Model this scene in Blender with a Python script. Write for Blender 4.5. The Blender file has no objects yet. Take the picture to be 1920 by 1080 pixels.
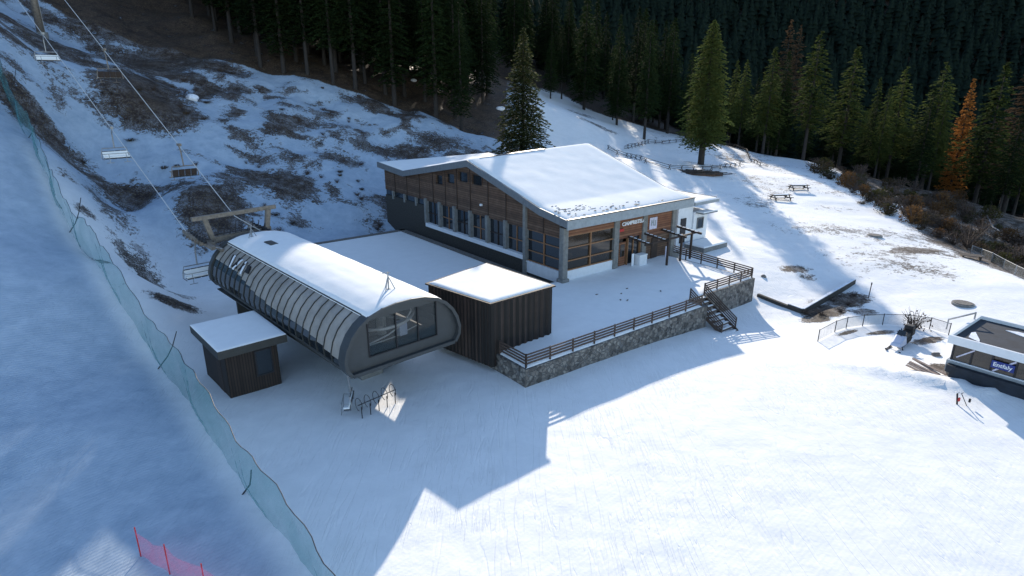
import bpy, bmesh, math, random
import numpy as np
from mathutils import Vector, Matrix
R = math.radians
# ------------------------------------------------------------------ camera, sky, sun, exposure
scn = bpy.context.scene
COL = scn.collection
F_PX, CAM_H, PITCH = 1150.0, 18.0, math.atan(386/1150.)
cam_d = bpy.data.cameras.new('camera'); cam_d.sensor_width = 36; cam_d.lens = 36*F_PX/1920
cam_d.clip_end = 5000; cam_d.clip_start = .3
cam = bpy.data.objects.new('camera', cam_d); COL.objects.link(cam)
cam.location = (0, 0, CAM_H); cam.rotation_euler = (math.pi/2-PITCH, 0, 0)
scn.camera = cam
SUN_AZ, SUN_EL = R(4.5), R(19.8)          # azimuth from +Y towards +X
w = bpy.data.worlds.new("World"); scn.world = w; w.use_nodes = True
nt = w.node_tree; nt.nodes.clear()
sky = nt.nodes.new('ShaderNodeTexSky'); sky.sky_type = 'NISHITA'; sky.sun_disc = False
sky.sun_elevation = SUN_EL; sky.sun_rotation = SUN_AZ; sky.altitude = 1800; sky.air_density = 1.0; sky.dust_density = .4; sky.ozone_density = .7
bg = nt.nodes.new('ShaderNodeBackground'); bg.inputs[1].default_value = .15
wo = nt.nodes.new('ShaderNodeOutputWorld'); nt.links.new(sky.outputs[0], bg.inputs[0]); nt.links.new(bg.outputs[0], wo.inputs[0])
sl = bpy.data.lights.new('sun', 'SUN'); sl.energy = 3.3; sl.angle = R(.6); sl.color = (1, .89, .75)
so = bpy.data.objects.new('sun', sl); COL.objects.link(so)
sd = Vector((math.sin(SUN_AZ)*math.cos(SUN_EL), math.cos(SUN_AZ)*math.cos(SUN_EL), math.sin(SUN_EL)))
so.rotation_euler = (-sd).to_track_quat('-Z', 'Y').to_euler()
scn.view_settings.view_transform = 'Standard'; scn.view_settings.look = 'None'
scn.view_settings.exposure = 1.02; scn.view_settings.gamma = 1
scn.render.engine = 'CYCLES'
scn.cycles.max_bounces = 6; scn.cycles.transparent_max_bounces = 16

# ------------------------------------------------------------------ frames and rays
def ray(px, py):
    u = (px-960)/F_PX; v = (py-540)/F_PX
    return np.array([u, math.cos(PITCH)-v*math.sin(PITCH), -math.sin(PITCH)-v*math.cos(PITCH)])
def atz(px, py, z=0.):
    d = ray(px, py); t = (z-CAM_H)/d[2]; return Vector((d[0]*t, d[1]*t, z))
def aty(px, py, y):
    d = ray(px, py); t = y/d[1]; return Vector((d[0]*t, y, CAM_H+d[2]*t))
A = Vector((-950, 1213, 0)).normalized(); B = Vector((1213, 950, 0)).normalized()
ROT = math.atan2(B.y, B.x)              # local x = B (along the lodge front), local y = A (along its long side)
C0 = Vector((.83, 34.15, 0))            # outer corner of the terrace wall
def PL(x, y, z=0.): return C0+B*x+A*y+Vector((0, 0, z))

# ------------------------------------------------------------------ terrain height
_cp = []
def cpz(x, y, z): _cp.append((x, y, z))
def cpp(px, py, Y): p = aty(px, py, Y); _cp.append((p.x, p.y, p.z))
for p in [(-6,18,0),(6,18,0),(20,20,.1),(32,20,.2),(0,27,0),(12,30,0),(24,30,0),(-9,26,0),(0,34,0),(-6,35,0),(-12,32,0),(-13,38,0),(-17,34,0),(-19,40,0),(-14,46,0),
          (-20,48,0),(-24,53,.1),(9,41,-.2),(17.5,46,-.8),(20.5,48.5,-1.4),(15,38,-.2),(22,43,-.8),(28,37,0),(31,33,.1),(38,28,.3),(28,26,.1),(33,40,-.1),(38,40,-.1),
          (24,52,-1.2),(30,50,-.9),(26,60,-.4),(22,66,.2),(19,58,.1),(34,46,-.6),(40,50,-.2),(33,70,.3),(40,84,.4),(44,98,.9),(52,110,1.2),(38,118,2.6),(30,104,2.2),(50,75,-.1),
          (-18,60,-.4),(-12,62,-.4),(-3,60,-.6),(-14,76,-.4),(-7,84,.5),(-24,62,.4),(4,92,2.4),(12,100,3.),(20,90,2.),(20,124,4.2),(10,122,5.5),
          (44,62,0),(48,52,.2),(44,42,.1),(50,44,-.6),(58,56,-2.5),(66,74,-4.5),(60,92,-.6),(74,94,-4.5),(80,118,-4.2),(70,112,-2.2),(64,128,.4),(92,120,-5.5),(100,140,-8),(90,90,-9),(78,160,-3),
          (56,135,1.4),(60,152,1.6),(48,140,2.2),(74,148,-.6)]: cpz(*p)
for p in [(930,270,110),(820,240,110),(700,215,110),(590,185,110),(480,150,110),(400,90,118),(300,0,142),(75,60,103),(230,200,86),(150,110,100),(350,350,70),(450,300,82),(560,330,84),(660,330,88),(600,250,100),
          (130,410,54),(0,130,76),(0,400,50),(190,500,46),(300,690,37),(0,700,33),(60,270,64),(330,560,56.5),(240,400,68),(160,300,76),(0,20,92),
          (0,900,25),(0,1080,19.5),(270,1040,20),(430,880,26),(150,800,28.5),(130,560,40.5),
          (1050,200,165),(1110,235,140),(1250,268,150),(1320,272,150),(1180,300,112),(1160,262,140)]: cpp(*p)
for p in [(-120,60,45),(-100,30,26),(-60,20,9),(-60,-20,3),(0,-30,0),(60,-30,0),(90,20,-2),(110,60,-12),(-110,110,48),(-150,160,72),(-90,200,58),(-40,200,40),(-40,150,27),(0,150,16),(0,200,24),(50,200,4),(110,190,-13),
          (170,170,-22),(-230,300,140),(-80,300,75),(0,300,44),(70,300,10),(140,290,-15),(230,280,-18),(-300,450,190),(-100,450,120),(20,450,88),(120,450,70),(240,450,66),(380,450,90),
          (-300,650,210),(0,650,160),(250,650,165),(480,650,170),(-300,850,220),(0,850,200),(450,850,210),(-120,-80,10),(120,-80,-4),(240,100,-30),(300,200,-10),(-250,150,110),(400,300,20)]: cpz(*p)
_c = np.array(_cp); _s = 50.
def _u(r2): return np.where(r2 > 1e-12, .5*r2*np.log(np.maximum(r2, 1e-12)), 0)
_n = len(_c); _K = _u((((_c[:, None, :2]-_c[None, :, :2])/_s)**2).sum(-1))+np.eye(_n)*.004
_P = np.c_[np.ones(_n), _c[:, :2]/_s]
_M = np.block([[_K, _P], [_P.T, np.zeros((3, 3))]])
_w = np.linalg.solve(_M, np.r_[_c[:, 2], 0, 0, 0])
def vnoise(x, y, seed=0):
    xi = np.floor(x); yi = np.floor(y); fx = x-xi; fy = y-yi; fx = fx*fx*(3-2*fx); fy = fy*fy*(3-2*fy)
    def hsh(i, j):
        v = np.sin(i*127.1+j*311.7+seed*74.7)*43758.5453; return v-np.floor(v)
    return (hsh(xi, yi)*(1-fx)+hsh(xi+1, yi)*fx)*(1-fy)+(hsh(xi, yi+1)*(1-fx)+hsh(xi+1, yi+1)*fx)*fy-.5
def sstep(a, b, x): t = np.clip((x-a)/(b-a), 0, 1); return t*t*(3-2*t)
def hraw(x, y):
    x = np.atleast_1d(np.asarray(x, float)); y = np.atleast_1d(np.asarray(y, float)); out = np.empty(len(x))
    for i in range(0, len(x), 20000):
        q = np.c_[x[i:i+20000], y[i:i+20000]]/_s
        r2 = ((q[:, None, :]-_c[None, :, :2]/_s)**2).sum(-1)
        out[i:i+20000] = _u(r2)@_w[:_n]+_w[_n]+q@_w[_n+1:]
    return out
# the line of the big safety net, world coordinates
NETPX = [(-60,20,86),(0,132,76),(35,215,69),(75,300,63),(128,432,53.5),(190,520,45.5),(245,605,41),(302,690,37.2),(365,790,31.8),(418,868,27.4),(478,950,23.6),(530,1010,21.2),(592,1085,18.6),(645,1150,16.5)]
NET = [aty(*q) for q in NETPX]
def dist_poly(x, y, pts):
    d = np.full(len(x), 1e9); side = np.zeros(len(x)); tt = np.zeros(len(x)); acc = 0
    for p, q in zip(pts[:-1], pts[1:]):
        ax, ay, bx, by = p[0], p[1], q[0], q[1]; dx, dy = bx-ax, by-ay; L2 = dx*dx+dy*dy
        t = np.clip(((x-ax)*dx+(y-ay)*dy)/L2, 0, 1); dd = np.hypot(x-ax-t*dx, y-ay-t*dy)
        m = dd < d; d[m] = dd[m]; side[m] = np.sign(dx*(y-ay)-dy*(x-ax))[m]
    return d, side
def hgt(x, y):
    x = np.atleast_1d(np.asarray(x, float)); y = np.atleast_1d(np.asarray(y, float))
    z = hraw(x, y)
    d, s = dist_poly(x, y, NET)
    # s<0: piste side (left of the net), s>0: corridor side. low bank beside the net, running down to the lift corridor
    far = sstep(36, 48, y)
    z += np.where(s > 0, .55*np.exp(-((d-1.6)/1.6)**2)-.5*np.exp(-((d-6.)/2.2)**2), .45*np.exp(-(d/1.5)**2))*far
    rough = sstep(60, 68, y)*sstep(12, 0, x)                       # hummocky hillside under the lift
    z += rough*(vnoise(x/9, y/9, 1)*2.2+vnoise(x/4, y/4, 2)*1.1+vnoise(x/1.7, y/1.7, 3)*.35)
    mead = sstep(22, 30, x)*sstep(46, 54, y)
    z += mead*(vnoise(x/8, y/8, 4)*.5+vnoise(x/2, y/2, 5)*.12)
    z += (vnoise(x/3, y/3, 6)*.06+vnoise(x/1.1, y/1.1, 7)*.03)*np.where(s < 0, .35, 1)
    bank = sstep(48, 60, x)*sstep(200, 150, y)*sstep(40, 55, y)*sstep(20, 0, y-1.4*x)
    z += bank*(vnoise(x/5, y/5, 8)*1.6+vnoise(x/2, y/2, 9)*.5)
    # lumps thrown up by the groomer beside the cabin
    lx, ly = x-26.5, y-35.2
    z += .35*np.exp(-((lx*.6+ly*.8)/.9)**2-((lx*.8-ly*.6)/4.5)**2)*(1+1.5*vnoise(x*1.5, y*1.5, 11))
    return z
def H1(x, y): return float(hgt([x], [y])[0])
def ground(px, py, y0=15., y1=400.):
    d = ray(px, py); ys = np.concatenate([np.arange(y0, 120, .25), np.arange(120, y1, 1.)])
    xs = d[0]/d[1]*ys; zs = CAM_H+d[2]/d[1]*ys; g = hgt(xs, ys); k = np.argmax(zs < g)
    return Vector((xs[k], ys[k], g[k]))

# ------------------------------------------------------------------ materials
def mat(name, col, rough=.7, metal=0., noise=0., nscale=5., bump=0., bscale=None, spec=.5, trans=0., coat=0., stretch=None, dark=None):
    m = bpy.data.materials.new(name); m.use_nodes = True; t = m.node_tree; b = t.nodes['Principled BSDF']
    b.inputs['Base Color'].default_value = (*col, 1); b.inputs['Roughness'].default_value = rough; b.inputs['Metallic'].default_value = metal
    b.inputs['Specular IOR Level'].default_value = spec
    tc = t.nodes.new('ShaderNodeTexCoord'); mp = t.nodes.new('ShaderNodeMapping'); t.links.new(tc.outputs['Object'], mp.inputs[0])
    if stretch: mp.inputs['Scale'].default_value = stretch
    if noise:
        n = t.nodes.new('ShaderNodeTexNoise'); n.inputs['Scale'].default_value = nscale; n.inputs['Detail'].default_value = 6; n.inputs['Roughness'].default_value = .65
        t.links.new(mp.outputs[0], n.inputs['Vector'])
        r = t.nodes.new('ShaderNodeValToRGB'); r.color_ramp.elements[0].position = .3; r.color_ramp.elements[1].position = .7
        lo = dark if dark else tuple(c*(1-noise) for c in col); hi = tuple(min(1, c*(1+noise*.6)) for c in col)
        r.color_ramp.elements[0].color = (*lo, 1); r.color_ramp.elements[1].color = (*hi, 1)
        t.links.new(n.outputs[0], r.inputs[0]); t.links.new(r.outputs[0], b.inputs['Base Color'])
    if bump:
        n2 = t.nodes.new('ShaderNodeTexNoise'); n2.inputs['Scale'].default_value = bscale or nscale*3; n2.inputs['Detail'].default_value = 5
        t.links.new(mp.outputs[0], n2.inputs['Vector'])
        bp = t.nodes.new('ShaderNodeBump'); bp.inputs['Strength'].default_value = bump; bp.inputs['Distance'].default_value = .05
        t.links.new(n2.outputs[0], bp.inputs['Height']); t.links.new(bp.outputs[0], b.inputs['Normal'])
    return m
SNOWC = (.86, .87, .86)
M = {}
M['snow'] = mat('snow_cap', SNOWC, .85, noise=.04, nscale=1.2, bump=.12, bscale=3, spec=.2)
M['snow_thin'] = mat('thin_snow', (.80,.83,.88), .8, noise=.22, nscale=2.0, bump=.5, bscale=6, spec=.2)
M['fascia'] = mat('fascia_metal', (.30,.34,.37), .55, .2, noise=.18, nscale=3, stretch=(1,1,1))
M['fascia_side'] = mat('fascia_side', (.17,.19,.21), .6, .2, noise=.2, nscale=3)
M['concrete'] = mat('concrete', (.21,.21,.20), .85, noise=.3, nscale=3, bump=.3, bscale=14)
M['render_dark'] = mat('rough_render', (.055,.051,.045), .95, noise=.35, nscale=5, bump=.7, bscale=16)
M['white'] = mat('white_plaster', (.74,.76,.78), .8, noise=.08, nscale=2, bump=.1)
M['dark_metal'] = mat('dark_metal', (.035,.035,.04), .5, .5, noise=.3, nscale=6)
M['grey_metal'] = mat('galvanised_steel', (.34,.35,.36), .45, .7, noise=.3, nscale=7)
M['tan_metal'] = mat('weathered_steel', (.24,.205,.17), .6, .35, noise=.4, nscale=4)
M['glass'] = mat('window_glass', (.012,.017,.022), .06, 0, spec=.9)
M['glass_warm'] = mat('window_glass_warm', (.035,.026,.018), .08, 0, noise=.6, nscale=1.2, spec=.8)
M['red'] = mat('red_paint', (.45,.02,.02), .5)
M['blue_sign'] = mat('blue_sign', (.012,.035,.22), .5)
M['letter'] = mat('letter_white', (.8,.82,.85), .6)
M['poster'] = mat('poster_paper', (.62,.60,.72), .7, noise=.3, nscale=6)
M['station_grey'] = mat('station_grey', (.062,.068,.072), .5, .3, noise=.12, nscale=2)
M['station_dark'] = mat('station_dark', (.055,.055,.05), .55, .2, noise=.2, nscale=2)
M['cream_reflection'] = mat('painted_reflection', (.33,.30,.265), .35, noise=.3, nscale=.8, bump=.25, bscale=2)  # pale reflection colour for the upper station panes
M['rope'] = mat('steel_rope', (.62,.62,.60), .5, .3)
M['rubber'] = mat('black_rubber', (.015,.015,.017), .7, noise=.3)
M['pad'] = mat('seat_pad', (.03,.032,.036), .7, noise=.2)
M['wood_dark'] = mat('dark_brown_wood', (.042,.026,.019), .75, noise=.45, nscale=3, stretch=(6,6,.8), bump=.3, bscale=8)
M['rail'] = mat('railing_wood', (.085,.058,.045), .8, noise=.4, nscale=3, bump=.2)
M['logs'] = mat('weathered_log', (.075,.06,.05), .9, noise=.5, nscale=4, bump=.5, bscale=9)
M['plank_pale'] = mat('pale_plank', (.33,.24,.19), .8, noise=.3, nscale=3)
M['bark'] = mat('bark', (.036,.031,.028), .95, noise=.45, nscale=3, stretch=(3,3,.6), bump=.8, bscale=9)
M['twig'] = mat('twigs', (.10,.07,.055), .9, noise=.4, nscale=2)
M['earth'] = mat('bare_earth', (.13,.075,.05), .95, noise=.5, nscale=4, bump=.8, bscale=9)
M['gravel'] = mat('gravel', (.20,.185,.165), .95, noise=.7, nscale=9, bump=1, bscale=14)
M['roofing'] = mat('bitumen_roof', (.017,.024,.036), .8, noise=.5, nscale=1.2, bump=.2)
M['hood'] = mat('machine_hood', (.45,.52,.66), .35, noise=.1, nscale=3)
M['rock'] = mat('rock', (.22,.20,.18), .9, noise=.4, nscale=2, bump=.8, bscale=5)

def cladding(name, cols, period, axis='Z', warp=.0, gap=.12, rough=.75):
    """boards running across `axis`, each board its own tone"""
    m = bpy.data.materials.new(name); m.use_nodes = True; t = m.node_tree; b = t.nodes['Principled BSDF']; b.inputs['Roughness'].default_value = rough
    tc = t.nodes.new('ShaderNodeTexCoord'); sx = t.nodes.new('ShaderNodeSeparateXYZ'); t.links.new(tc.outputs['Object'], sx.inputs[0])
    if axis == 'XY':
        ad = t.nodes.new('ShaderNodeMath'); ad.operation = 'ADD'; t.links.new(sx.outputs[0], ad.inputs[0]); t.links.new(sx.outputs[1], ad.inputs[1]); src = ad.outputs[0]
    else: src = sx.outputs['XYZ'.index(axis)]
    dv = t.nodes.new('ShaderNodeMath'); dv.operation = 'DIVIDE'; dv.inputs[1].default_value = period; t.links.new(src, dv.inputs[0])
    fl = t.nodes.new('ShaderNodeMath'); fl.operation = 'FLOOR'; t.links.new(dv.outputs[0], fl.inputs[0])
    fr = t.nodes.new('ShaderNodeMath'); fr.operation = 'FRACT'; t.links.new(dv.outputs[0], fr.inputs[0])
    wn = t.nodes.new('ShaderNodeTexWhiteNoise'); wn.noise_dimensions = '1D'; t.links.new(fl.outputs[0], wn.inputs['W'])
    n = t.nodes.new('ShaderNodeTexNoise'); n.inputs['Scale'].default_value = 1.6; n.inputs['Detail'].default_value = 7; t.links.new(tc.outputs['Object'], n.inputs['Vector'])
    mx = t.nodes.new('ShaderNodeMath'); mx.operation = 'MULTIPLY_ADD'; mx.inputs[1].default_value = .45; t.links.new(wn.outputs[0], mx.inputs[0])
    m2 = t.nodes.new('ShaderNodeMath'); m2.operation = 'MULTIPLY'; m2.inputs[1].default_value = .65; t.links.new(n.outputs[0], m2.inputs[0]); t.links.new(m2.outputs[0], mx.inputs[2])
    r = t.nodes.new('ShaderNodeValToRGB'); e = r.color_ramp.elements; e[0].position = .2; e[1].position = .85
    e[0].color = (*cols[0], 1); e[1].color = (*cols[-1], 1)
    for i, c in enumerate(cols[1:-1]): k = r.color_ramp.elements.new(.2+.65*(i+1)/(len(cols)-1)); k.color = (*c, 1)
    t.links.new(mx.outputs[0], r.inputs[0])
    gt = t.nodes.new('ShaderNodeMath'); gt.operation = 'GREATER_THAN'; gt.inputs[1].default_value = gap; t.links.new(fr.outputs[0], gt.inputs[0])
    mc = t.nodes.new('ShaderNodeMix'); mc.data_type = 'RGBA'; mc.inputs['A'].default_value = (.008,.006,.005,1)
    t.links.new(gt.outputs[0], mc.inputs['Factor']); t.links.new(r.outputs[0], mc.inputs['B']); t.links.new(mc.outputs['Result'], b.inputs['Base Color'])
    return m
M['timber'] = cladding('timber_cladding', [(.05,.03,.02),(.11,.062,.038),(.17,.11,.075)], .22)
M['timber_warm'] = cladding('timber_cladding_warm', [(.13,.05,.025),(.22,.085,.04),(.27,.13,.07)], .22)
M['shingle'] = cladding('slat_wall', [(.018,.011,.008),(.042,.027,.020)], .16, 'XY', gap=.3)
M['shed'] = cladding('shed_cladding', [(.010,.007,.006),(.028,.018,.014),(.06,.038,.030)], .27, 'XY', gap=.5)
M['mullion'] = mat('orange_mullion', (.30,.15,.07), .6, noise=.25, nscale=4)

def stone_mat():
    m = bpy.data.materials.new('rubble_stone'); m.use_nodes = True; t = m.node_tree; b = t.nodes['Principled BSDF']; b.inputs['Roughness'].default_value = .9
    tc = t.nodes.new('ShaderNodeTexCoord')
    v = t.nodes.new('ShaderNodeTexVoronoi'); v.inputs['Scale'].default_value = 3.6; v.inputs['Randomness'].default_value = 1
    v2 = t.nodes.new('ShaderNodeTexVoronoi'); v2.feature = 'DISTANCE_TO_EDGE'; v2.inputs['Scale'].default_value = 3.6
    n = t.nodes.new('ShaderNodeTexNoise'); n.inputs['Scale'].default_value = 4; n.inputs['Detail'].default_value = 5
    for q in (v, v2, n): t.links.new(tc.outputs['Object'], q.inputs['Vector'])
    sv = t.nodes.new('ShaderNodeSeparateColor'); t.links.new(v.outputs['Color'], sv.inputs[0])
    ad = t.nodes.new('ShaderNodeMath'); ad.operation = 'MULTIPLY_ADD'; ad.inputs[1].default_value = .6; t.links.new(sv.outputs[0], ad.inputs[0])
    mm = t.nodes.new('ShaderNodeMath'); mm.operation = 'MULTIPLY'; mm.inputs[1].default_value = .4; t.links.new(n.outputs[0], mm.inputs[0]); t.links.new(mm.outputs[0], ad.inputs[2])
    r = t.nodes.new('ShaderNodeValToRGB'); e = r.color_ramp.elements; e[0].position = .2; e[0].color = (.06,.055,.05,1); e[1].position = .85; e[1].color = (.30,.28,.25,1)
    k = e.new(.5); k.color = (.19,.17,.15,1); t.links.new(ad.outputs[0], r.inputs[0])
    r2 = t.nodes.new('ShaderNodeValToRGB'); r2.color_ramp.elements[0].position = .02; r2.color_ramp.elements[1].position = .09; t.links.new(v2.outputs['Distance'], r2.inputs[0])
    mc = t.nodes.new('ShaderNodeMix'); mc.data_type = 'RGBA'; mc.inputs['A'].default_value = (.17,.165,.16,1)
    t.links.new(r2.outputs[0], mc.inputs['Factor']); t.links.new(r.outputs[0], mc.inputs['B']); t.links.new(mc.outputs['Result'], b.inputs['Base Color'])
    bp = t.nodes.new('ShaderNodeBump'); bp.inputs['Strength'].default_value = 1; bp.inputs['Distance'].default_value = .08; t.links.new(r2.outputs[0], bp.inputs['Height']); t.links.new(bp.outputs[0], b.inputs['Normal'])
    return m
M['stone'] = stone_mat()

def foliage(name, lo, hi, trans=.25, frost=0.):
    m = bpy.data.materials.new(name); m.use_nodes = True; t = m.node_tree; b = t.nodes['Principled BSDF']; b.inputs['Roughness'].default_value = .95; b.inputs['Specular IOR Level'].default_value = .05
    g = t.nodes.new('ShaderNodeTexCoord'); n = t.nodes.new('ShaderNodeTexNoise'); n.inputs['Scale'].default_value = 1.1; n.inputs['Detail'].default_value = 4
    oi = t.nodes.new('ShaderNodeObjectInfo'); t.links.new(g.outputs['Object'], n.inputs['Vector'])
    ad = t.nodes.new('ShaderNodeMath'); ad.operation = 'MULTIPLY_ADD'; ad.inputs[1].default_value = .45; t.links.new(oi.outputs['Random'], ad.inputs[0])
    s = t.nodes.new('ShaderNodeMath'); s.operation = 'SUBTRACT'; s.inputs[1].default_value = .2; t.links.new(n.outputs[0], s.inputs[0]); t.links.new(s.outputs[0], ad.inputs[2])
    r = t.nodes.new('ShaderNodeValToRGB'); r.color_ramp.elements[0].position = .15; r.color_ramp.elements[1].position = .75
    r.color_ramp.elements[0].color = (*lo, 1); r.color_ramp.elements[1].color = (*hi, 1); t.links.new(ad.outputs[0], r.inputs[0])
    col = r.outputs[0]
    if frost:
        n3 = t.nodes.new('ShaderNodeTexNoise'); n3.inputs['Scale'].default_value = 3.5; n3.inputs['Detail'].default_value = 3; t.links.new(g.outputs['Object'], n3.inputs['Vector'])
        r3 = t.nodes.new('ShaderNodeValToRGB'); r3.color_ramp.elements[0].position = .60-frost*.1; r3.color_ramp.elements[1].position = .66; t.links.new(n3.outputs[0], r3.inputs[0])
        mc = t.nodes.new('ShaderNodeMix'); mc.data_type = 'RGBA'; mc.inputs['B'].default_value = (.30,.28,.20,1); t.links.new(r3.outputs[0], mc.inputs['Factor']); t.links.new(col, mc.inputs['A']); col = mc.outputs['Result']
    t.links.new(col, b.inputs['Base Color'])
    tr = t.nodes.new('ShaderNodeBsdfTranslucent'); t.links.new(col, tr.inputs['Color']); mx = t.nodes.new('ShaderNodeMixShader'); mx.inputs[0].default_value = trans
    out = t.nodes['Material Output']; t.links.new(b.outputs[0], mx.inputs[1]); t.links.new(tr.outputs[0], mx.inputs[2]); t.links.new(mx.outputs[0], out.inputs[0])
    return m
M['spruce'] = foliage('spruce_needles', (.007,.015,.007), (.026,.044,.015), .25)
M['spruce_lit'] = foliage('spruce_needles_sunlit', (.028,.046,.014), (.10,.125,.036), .4)  # paler copy of the spruce needles, sunlight put into the colour
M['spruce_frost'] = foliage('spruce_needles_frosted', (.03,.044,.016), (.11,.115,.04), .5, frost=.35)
M['larch'] = foliage('larch_needles', (.21,.085,.025), (.42,.19,.05), .4)
M['larch_dull'] = foliage('larch_needles_dull', (.06,.042,.026), (.13,.082,.048), .35)
M['bush'] = foliage('bush_leaves', (.035,.028,.016), (.085,.06,.03), .25)
M['bush_orange'] = foliage('bush_leaves_orange', (.07,.042,.02), (.17,.09,.038), .3)
M['bush_dry'] = foliage('dry_twigs', (.05,.038,.032), (.12,.09,.072), .2)
M['bush_green'] = foliage('bush_leaves_green', (.03,.035,.015), (.09,.08,.03), .25)
M['far'] = foliage('far_forest_needles', (.004,.009,.008), (.014,.024,.017), .1)

def net_mat(name, col, alpha, scale):
    m = bpy.data.materials.new(name); m.use_nodes = True; t = m.node_tree; b = t.nodes['Principled BSDF']; b.inputs['Base Color'].default_value = (*col, 1); b.inputs['Roughness'].default_value = .8
    g = t.nodes.new('ShaderNodeTexCoord'); n = t.nodes.new('ShaderNodeTexNoise'); n.inputs['Scale'].default_value = scale; n.inputs['Detail'].default_value = 4; t.links.new(g.outputs['Object'], n.inputs['Vector'])
    mr = t.nodes.new('ShaderNodeMapRange'); mr.inputs['From Min'].default_value = .3; mr.inputs['From Max'].default_value = .7; mr.inputs['To Min'].default_value = alpha*.7; mr.inputs['To Max'].default_value = min(1, alpha*1.35)
    t.links.new(n.outputs[0], mr.inputs['Value']); t.links.new(mr.outputs[0], b.inputs['Alpha'])
    return m
M['net'] = net_mat('green_netting', (.09,.29,.30), .38, .5)
M['net_red'] = net_mat('red_netting', (.85,.18,.32), .30, 2.)
M['chainlink'] = net_mat('chain_link', (.25,.27,.28), .28, 3.)
M['gauze'] = net_mat('pale_windbreak', (.5,.52,.52), .55, 1.)

def terrain_mat():
    m = bpy.data.materials.new('snowfield'); m.use_nodes = True; t = m.node_tree; N = t.nodes; L = t.links; b = N['Principled BSDF']
    b.inputs['Roughness'].default_value = .75; b.inputs['Specular IOR Level'].default_value = .25
    geo = N.new('ShaderNodeNewGeometry')
    def noise(scale, detail=5, rough=.6, dist=0, vec=None):
        n = N.new('ShaderNodeTexNoise'); n.inputs['Scale'].default_value = scale; n.inputs['Detail'].default_value = detail; n.inputs['Roughness'].default_value = rough; n.inputs['Distortion'].default_value = dist
        L.new(vec or geo.outputs['Position'], n.inputs['Vector']); return n.outputs[0]
    def math_(op, a, c, c2=None):
        n = N.new('ShaderNodeMath'); n.operation = op
        for i, v in enumerate((a, c, c2)):
            if v is None: continue
            if isinstance(v, (int, float)): n.inputs[i].default_value = v
            else: L.new(v, n.inputs[i])
        return n.outputs[0]
    def ramp(v, p0, p1, c0=(0,0,0), c1=(1,1,1)):
        r = N.new('ShaderNodeValToRGB'); r.color_ramp.elements[0].position = p0; r.color_ramp.elements[1].position = p1
        r.color_ramp.elements[0].color = (*c0, 1); r.color_ramp.elements[1].color = (*c1, 1); L.new(v, r.inputs[0]); return r.outputs[0]
    def mix(f, a, c):
        n = N.new('ShaderNodeMix'); n.data_type = 'RGBA'; n.clamp_factor = True
        for s, v in (('Factor', f), ('A', a), ('B', c)):
            if isinstance(v, (tuple,)): n.inputs[s].default_value = (*v, 1)
            elif isinstance(v, (int, float)): n.inputs[s].default_value = v
            else: L.new(v, n.inputs[s])
        return n.outputs['Result']
    def attr(nm):
        a = N.new('ShaderNodeAttribute'); a.attribute_name = nm; return a.outputs['Fac']
    worn, groom, wood, shade_tint = attr('worn'), attr('groom'), attr('wood'), attr('thin')
    big = noise(.16, 4, .6, .6); mid = noise(.7, 6, .7, .3); fin = noise(3.6, 6, .75)
    # snow tone: fresh on the flat, blue shade painted in over the hillside and piste
    snow = mix(ramp(mid, .35, .7), (.80,.81,.80), (.87,.875,.865))
    dirt = ramp(noise(.35, 7, .75, 1.2), .52, .72); snow = mix(math_('MULTIPLY', dirt, .10), snow, (.52,.49,.44))
    shade_snow = mix(ramp(mid, .3, .7), (.25,.35,.46), (.42,.52,.62))
    snow = mix(shade_tint, snow, shade_snow)
    ground_c = mix(ramp(mid, .35, .7), (.022,.014,.013), (.085,.055,.036))
    ground_c = mix(math_('MULTIPLY', ramp(fin, .5, .62), .45), ground_c, (.20,.16,.09))
    # patches of bare ground: big shapes broken up by fine grain
    s = math_('ADD', math_('MULTIPLY', big, .15), math_('MULTIPLY', mid, .35)); s = math_('ADD', s, math_('MULTIPLY', fin, .25)); s = math_('ADD', s, math_('MULTIPLY', noise(2., 5, .8, .5), .25))
    thr = math_('ADD', s, math_('MULTIPLY', worn, .42))
    cov = ramp(thr, .68, .71)
    flk = noise(6., 6, .85); cov = math_('MULTIPLY', cov, math_('SUBTRACT', 1., math_('MULTIPLY', ramp(math_('ADD', math_('MULTIPLY', flk, .6), math_('MULTIPLY', mid, .4)), .50, .57), math_('SUBTRACT', .85, math_('MULTIPLY', worn, .75)))))
    stub = math_('MULTIPLY', ramp(fin, .60, .68), ramp(math_('ADD', big, math_('MULTIPLY', worn, .9)), .62, .95))   # stubble poking through
    cov = math_('MAXIMUM', cov, math_('MULTIPLY', stub, .8))
    cov = math_('MAXIMUM', cov, math_('MULTIPLY', ramp(math_('ADD', math_('MULTIPLY', wood, .6), math_('MULTIPLY', math_('ADD', mid, fin), .25)), .55, .6), ramp(math_('ADD', mid, math_('MULTIPLY', fin, .3)), .42, .5)))
    L.new(mix(cov, snow, ground_c), b.inputs['Base Color'])
    # relief: lumps, ski scratches, groomed corduroy
    mp = N.new('ShaderNodeMapping'); mp.inputs['Rotation'].default_value = (0, 0, R(35)); mp.inputs['Scale'].default_value = (.6,.05,1); L.new(geo.outputs['Position'], mp.inputs[0])
    mp2 = N.new('ShaderNodeMapping'); mp2.inputs['Rotation'].default_value = (0, 0, R(-62)); mp2.inputs['Scale'].default_value = (.6,.045,1); L.new(geo.outputs['Position'], mp2.inputs[0])
    def scratch(vec, sc):
        n = noise(sc, 2, .5, .25, vec); a = math_('ABSOLUTE', math_('SUBTRACT', n, .5), 0); return ramp(a, 0, .02, (0,0,0), (1,1,1))
    mp4 = N.new('ShaderNodeMapping'); mp4.inputs['Rotation'].default_value = (0, 0, R(-12)); mp4.inputs['Scale'].default_value = (.5,.06,1); L.new(geo.outputs['Position'], mp4.inputs[0])
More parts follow.
